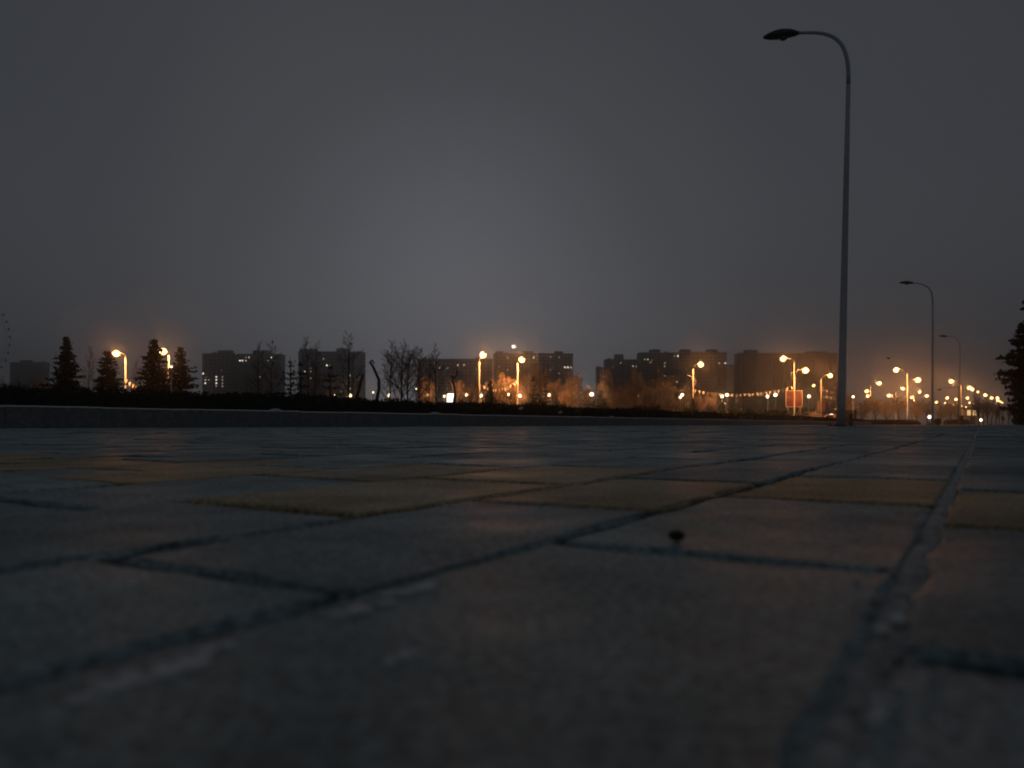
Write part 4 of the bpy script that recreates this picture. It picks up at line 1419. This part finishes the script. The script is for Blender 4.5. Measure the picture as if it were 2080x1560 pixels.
CON = {'a': conifer_kind(21, radius=1.45), 'b': conifer_kind(22, radius=1.75), 'c': conifer_kind(23, radius=1.5, whorls=34), 'open': conifer_kind(24, 5.0, 1.15, 11, .1, 14, .085, 1), 'open2': conifer_kind(25, 5.0, 1.2, 9, .02, 16, .08, 1), 'big': conifer_kind(26, 8.0, 1.7, 46, .12, 60, .13, 0.0, .34)}


def conifer(kind, px, ytop, depth, label, wide=1.0, cat='conifer', group='dark conifers beyond the hedge'):
    tm, bm_, cm, h0 = CON[kind]
    s = (CAM_H + (862 - ytop) / F * depth) / h0
    e = empty('conifer_tree', base(px, depth), random.uniform(0, 6.28)); tag(e, label, cat, group)
    sc = (s * wide * 1.12, s * wide * 1.12, s)
    link('trunk', tm, e, scale=sc)
    c_ = link('crown', bm_, e, scale=sc)
    tag(link('needles', cm, c_), kind='stuff')


conifer('a', 135, 682, 58, 'dark dense conifer, leftmost of the tall four', .92)
conifer('b', 219, 712, 60, 'dark broad conifer just left of the leftmost orange lamp', 1.1)
conifer('c', 313, 686, 60, 'tall dark conifer left of the second orange lamp', 1.05)
conifer('b', 367, 704, 59, 'dark conifer right of the second orange lamp', 1.0)
conifer('open', 590, 724, 62, 'small open conifer, left of the pair before a tower', .85)
conifer('open2', 611, 732, 58, 'small open conifer, right of the pair before a tower', .95)
conifer('open2', 670, 739, 60, 'small layered conifer with gaps, alone right of the pair', 1.05)
conifer('c', 995, 771, 86, 'small dark conifer right of the orange mid-picture lamp', .9)
conifer('open', 1108, 772, 88, 'small dark conifer right of the yellow lamp', .95)
conifer('open', 1083, 758, 92, 'thin dark conifer close right of the yellow lamp', .7)
conifer('c', 1407, 808, 100, 'small dark cone-shaped conifer at the foot of the ringed lamp', 1.2)
conifer('c', 1467, 814, 104, 'small dark cone-shaped conifer under the bunting', 1.2)
conifer('b', 1222, 792, 100, 'dark bushy conifer left of the first pale-trunked tree', 1.3)
conifer('big', 2126, 560, 40, 'big dark evergreen cut by the right edge of the picture', .95, 'tree')
conifer('big', 2112, 655, 55, 'dark evergreen behind the big one at the right edge', .85, 'tree')

# cut trunks with lopped limbs
def cut_trunk(pts2, r0, depth, label, forks=()):
    b0 = base(pts2[0][0], depth)
    e = empty('cut_trunk', b0); tag(e, label, 'tree', 'dark lopped trunks behind the hedge')
    def conv(l): return [Vector((at(x, y, depth).x - b0.x, .12 * math.sin(i * 1.7), at(x, y, depth).z)) for i, (x, y) in enumerate(l)]
    P_ = conv(pts2)
    P_.insert(0, Vector((P_[0].x, 0, 0)))
    MB().tube(P_, [r0 * 1.15] + [r0 * (1 - .45 * i / len(pts2)) for i in range(len(pts2))], 9).build('trunk', M['bark'], e, True)
    for f in forks:
        Q = conv(f)
        MB().tube(Q, [r0 * .6 * (1 - .4 * i / len(f)) for i in range(len(f))], 7).build('limb', M['bark'], e, True)


cut_trunk([(724, 806), (728, 792), (733, 776), (739, 761)], .085, 38, 'short leaning cut trunk, leftmost of the three lopped ones')
cut_trunk([(766, 808), (769, 790), (770, 772), (764, 757), (757, 744), (751, 736)], .085, 38, 'tall twisted cut trunk with a hooked top', [[(751, 737), (755, 731), (760, 738)]])
cut_trunk([(922, 815), (924, 800), (923, 785), (920, 773), (923, 766)], .075, 40, 'forked cut trunk standing before the white light box', [[(922, 768), (927, 763), (929, 752)], [(922, 768), (918, 766), (917, 762)]])

# shrubs: low dark masses between hedge and trees
def shrub_kind(seed, mat, n=1500):
    rs = np.random.default_rng(seed)
    a = rs.normal(size=(n, 3)); a /= np.linalg.norm(a, axis=1)[:, None]
    lump = 1 + .22 * np.sin(a[:, 0] * 5 + seed) * np.cos(a[:, 1] * 4)
    P = a * (rs.random(n) ** .35 * lump)[:, None] * np.array([.95, .95, .55]) + np.array([0, 0, .5])
    P[:, 2] = np.abs(P[:, 2])
    m = quads_mesh('foliage', leaf_cloud(P, .075, rs))
    m.materials.append(M[mat])
    st = MB()
    for i in range(7):
        b = a[i] * .7
        st.tube([(b[0] * .15, b[1] * .15, 0), (b[0], b[1], .75)], [.025, .01], 4, False)
    return m, st.mesh('stems', M['bark'])


SHR = [shrub_kind(31, 'hedge'), shrub_kind(32, 'hedge'), shrub_kind(33, 'dryleaf'), shrub_kind(34, 'twig')]
sx_list = [(470, 803), (520, 806), (566, 806), (640, 808), (690, 811), (830, 812), (900, 816), (940, 812), (985, 816), (1022, 815), (1075, 816), (1090, 806), (1140, 818), (1190, 818), (1215, 812), (1262, 818), (1300, 820), (1330, 822), (1390, 824), (1440, 822), (1490, 824), (1520, 828), (1550, 829), (1580, 830), (1630, 833), (1655, 836)]
for i, (px, yt) in enumerate(sx_list):
    dd = 62 + 24 * random.random() + (10 if px > 1200 else 0)
    if px > 1350: dd += 16
    Ht = CAM_H + (862 - yt) / F * dd
    k = SHR[random.choice((0, 1, 3, 3) if px < 1180 else (0, 1, 2, 3))]
    e = empty('shrub', base(px, dd), random.uniform(0, 6)); tag(e, 'low shrub behind the hedge, number %d counting from the left' % (i + 1), 'shrub', 'low shrubs behind the hedge')
    e['label'] = 'low dark shrub behind the hedge, %s in the row from the left' % ['first', 'second', 'third', 'fourth', 'fifth', 'sixth', 'seventh', 'eighth', 'ninth', 'tenth', 'eleventh', 'twelfth', 'thirteenth', 'fourteenth', 'fifteenth', 'sixteenth', 'seventeenth', 'eighteenth', 'nineteenth', 'twentieth', 'twenty-first', 'twenty-second', 'twenty-third', 'twenty-fourth', 'twenty-fifth', 'twenty-sixth'][i]
    w = random.uniform(1.1, 1.7)
    tag(link('foliage', k[0], e, scale=(w, w, Ht / 1.1)), kind='stuff')
    link('stems', k[1], e, scale=(w, w, Ht / 1.1))

# low clipped hedge farther along, and clipped bushes
def block_hedge(px0, px1, ytop, depth, label):
    x0, x1 = (px0 - 1040) / F * depth, (px1 - 1040) / F * depth
    Ht = CAM_H + (862 - ytop) / F * depth
    e = empty('clipped_hedge', ((x0 + x1) / 2, depth, 0)); tag(e, label, 'hedge', 'low clipped hedges at the right')
    w = (x1 - x0) / 2
    n = 5000
    P = np.stack([rng.uniform(-w, w, n), rng.uniform(-.5, .5, n), Ht * (1 - rng.random(n) ** 2 * .95)], 1)
    P[:, 2] *= np.clip(1.25 * (1 - np.abs(P[:, 0] / w) ** 6), .35, 1)
    me = quads_mesh('foliage', leaf_cloud(P, .045, rng))
    tag(finish('foliage', me, M['hedge'], e), kind='stuff')
    MB().box(-w * .94, w * .94, -.42, .42, -.02, Ht * .85, .08).build('opaque_core', M['hedge'], e)  # solid core added inside the leaves so light cannot pass


block_hedge(1742, 1867, 853, 72, 'low clipped dark hedge right of the nearest unlit post')
block_hedge(1918, 1968, 852, 110, 'low clipped dark hedge behind the litter bin by the farthest post')
for (px, yt, dd, w, lab) in ((1905, 849, 58, .27, 'round clipped dark bush beside the second unlit post'), (2072, 844, 48, .5, 'dark low bush at the foot of the right-edge evergreen'), (2084, 840, 44, .5, 'dark low bush cut by the right edge')):
    e = empty('round_bush', base(px, dd)); tag(e, lab, 'bush', 'clipped bushes at the right')
    Ht = CAM_H + (862 - yt) / F * dd
    tag(link('foliage', SHR[0][0], e, scale=(w, w, Ht / 1.1)), kind='stuff')
    link('stems', SHR[0][1], e, scale=(w, w, Ht / 1.1))

# ------------------------------------------------------------------ person walking far along the pavement
def person(px, depth, label):
    e = empty('person', base(px, depth), R(20)); tag(e, label, 'person')
    J = {'pel': (0, 0, .92), 'wai': (0, 0, 1.1), 'che': (0, .01, 1.32), 'nec': (0, .01, 1.5), 'hed': (0, -.01, 1.6), 'top': (0, 0, 1.72),
         'hl': (-.09, 0, .88), 'kl': (-.1, -.1, .5), 'al': (-.1, .04, .09), 'tl': (-.1, -.12, .035), 'hr': (.09, 0, .88), 'kr': (.1, .06, .49), 'ar': (.1, .22, .1), 'tr': (.1, .08, .035),
         'sl': (-.19, .01, 1.42), 'el': (-.25, .05, 1.15), 'wl': (-.24, -.05, .92), 'fl': (-.23, -.08, .83), 'sr': (.19, .01, 1.42), 'er': (.26, 0, 1.15), 'wr': (.25, -.12, .93), 'fr': (.24, -.15, .84)}
    rad_ = {'pel': .15, 'wai': .15, 'che': .16, 'nec': .06, 'hed': .09, 'top': .07, 'hl': .1, 'kl': .07, 'al': .05, 'tl': .04, 'hr': .1, 'kr': .07, 'ar': .05, 'tr': .04, 'sl': .07, 'el': .055, 'wl': .04, 'fl': .035, 'sr': .07, 'er': .055, 'wr': .04, 'fr': .035}
    ks = list(J)
    E = [('pel', 'wai'), ('wai', 'che'), ('che', 'nec'), ('nec', 'hed'), ('hed', 'top'), ('pel', 'hl'), ('hl', 'kl'), ('kl', 'al'), ('al', 'tl'), ('pel', 'hr'), ('hr', 'kr'), ('kr', 'ar'), ('ar', 'tr'),
         ('che', 'sl'), ('sl', 'el'), ('el', 'wl'), ('wl', 'fl'), ('che', 'sr'), ('sr', 'er'), ('er', 'wr'), ('wr', 'fr')]
    me = bpy.data.meshes.new('body')
    me.from_pydata([J[k] for k in ks], [(ks.index(a), ks.index(b)) for a, b in E], [])
    o = finish('body', me, M['cloth_dark'], e)
    sk = o.modifiers.new('skin', 'SKIN'); sk.use_smooth_shade = True
    if not me.skin_vertices:
        me.skin_vertices.new() if hasattr(me.skin_vertices, 'new') else None
    for i, k in enumerate(ks):
        me.skin_vertices[0].data[i].radius = (rad_[k], rad_[k] * .85)
        me.skin_vertices[0].data[i].use_root = (k == 'pel')
    o.modifiers.new('sub', 'SUBSURF').levels = 1
    MB().ball((0, -.02, 1.63), .085, .1, .12, 10, 8).ball((0, -.115, 1.62), .015, .02, .02, 6, 4).build('face', M['skin'], o, True)
    MB().ball((0, .02, 1.68), .1, .11, .1, 10, 6).build('hair', M['rubber'], o, True)
    prof = [(.80, .27), (.95, .25), (1.15, .23), (1.35, .24), (1.47, .17)]
    vs_, fs_ = [], []
    n = 14
    for (z, r) in prof:
        for j in range(n):
            a = 6.2832 * j / n
            vs_.append((r * math.cos(a), r * .72 * math.sin(a), z + .01 * math.sin(3 * a)))
    for i in range(len(prof) - 1):
        for j in range(n):
            a, b = i * n + j, i * n + (j + 1) % n
            fs_.append((a, b, b + n, a + n))
    mesh_obj('coat', vs_, fs_, M['cloth_dark'], o, True)


person(2037, 135, 'person in a dark coat walking, far right under the lamp row')

# a bird over the lamps
p = at(1805, 728, 45)
e = empty('bird', p); tag(e, 'dark bird gliding above the lit lamps right of the nearest post', 'bird')
bd = MB().tube([(0, .16, .0), (0, .1, .0), (0, 0, 0), (0, -.1, .01), (0, -.16, .02)], [.01, .03, .045, .03, .008], 8).build('body', M['feather'], e, True)
for s in (-1, 1):
    MB().add([(0, .06, .01), (0, -.05, .01), (s * .1, .05, .07), (s * .1, -.06, .07), (s * .2, -.01, .06), (0, .06, -.005), (0, -.05, -.005), (s * .1, .05, .06), (s * .1, -.06, .06), (s * .2, -.01, .054)],
             [(0, 1, 3, 2), (2, 3, 4), (5, 7, 8, 6), (7, 9, 8), (1, 6, 8, 3), (0, 2, 7, 5), (2, 4, 9, 7), (3, 8, 9, 4)]).build('wing', M['feather'], bd)

# ------------------------------------------------------------------ haze
hz = MB().box(-1512, 1512, -312, 1512, -1.2, 130).build('haze', None)
tag(hz, kind='stuff')
hm = bpy.data.materials.new('haze')
hm.use_nodes = True
nt = hm.node_tree
nt.nodes.clear()
pv = nt.nodes.new('ShaderNodeVolumePrincipled')
pv.inputs['Color'].default_value = (0.93, 0.93, 0.93, 1)
pv.inputs['Density'].default_value = 0.00095
pv.inputs['Anisotropy'].default_value = 0.958
mo = nt.nodes.new('ShaderNodeOutputMaterial')
nt.links.new(pv.outputs[0], mo.inputs['Volume'])
hz.data.materials.append(hm)
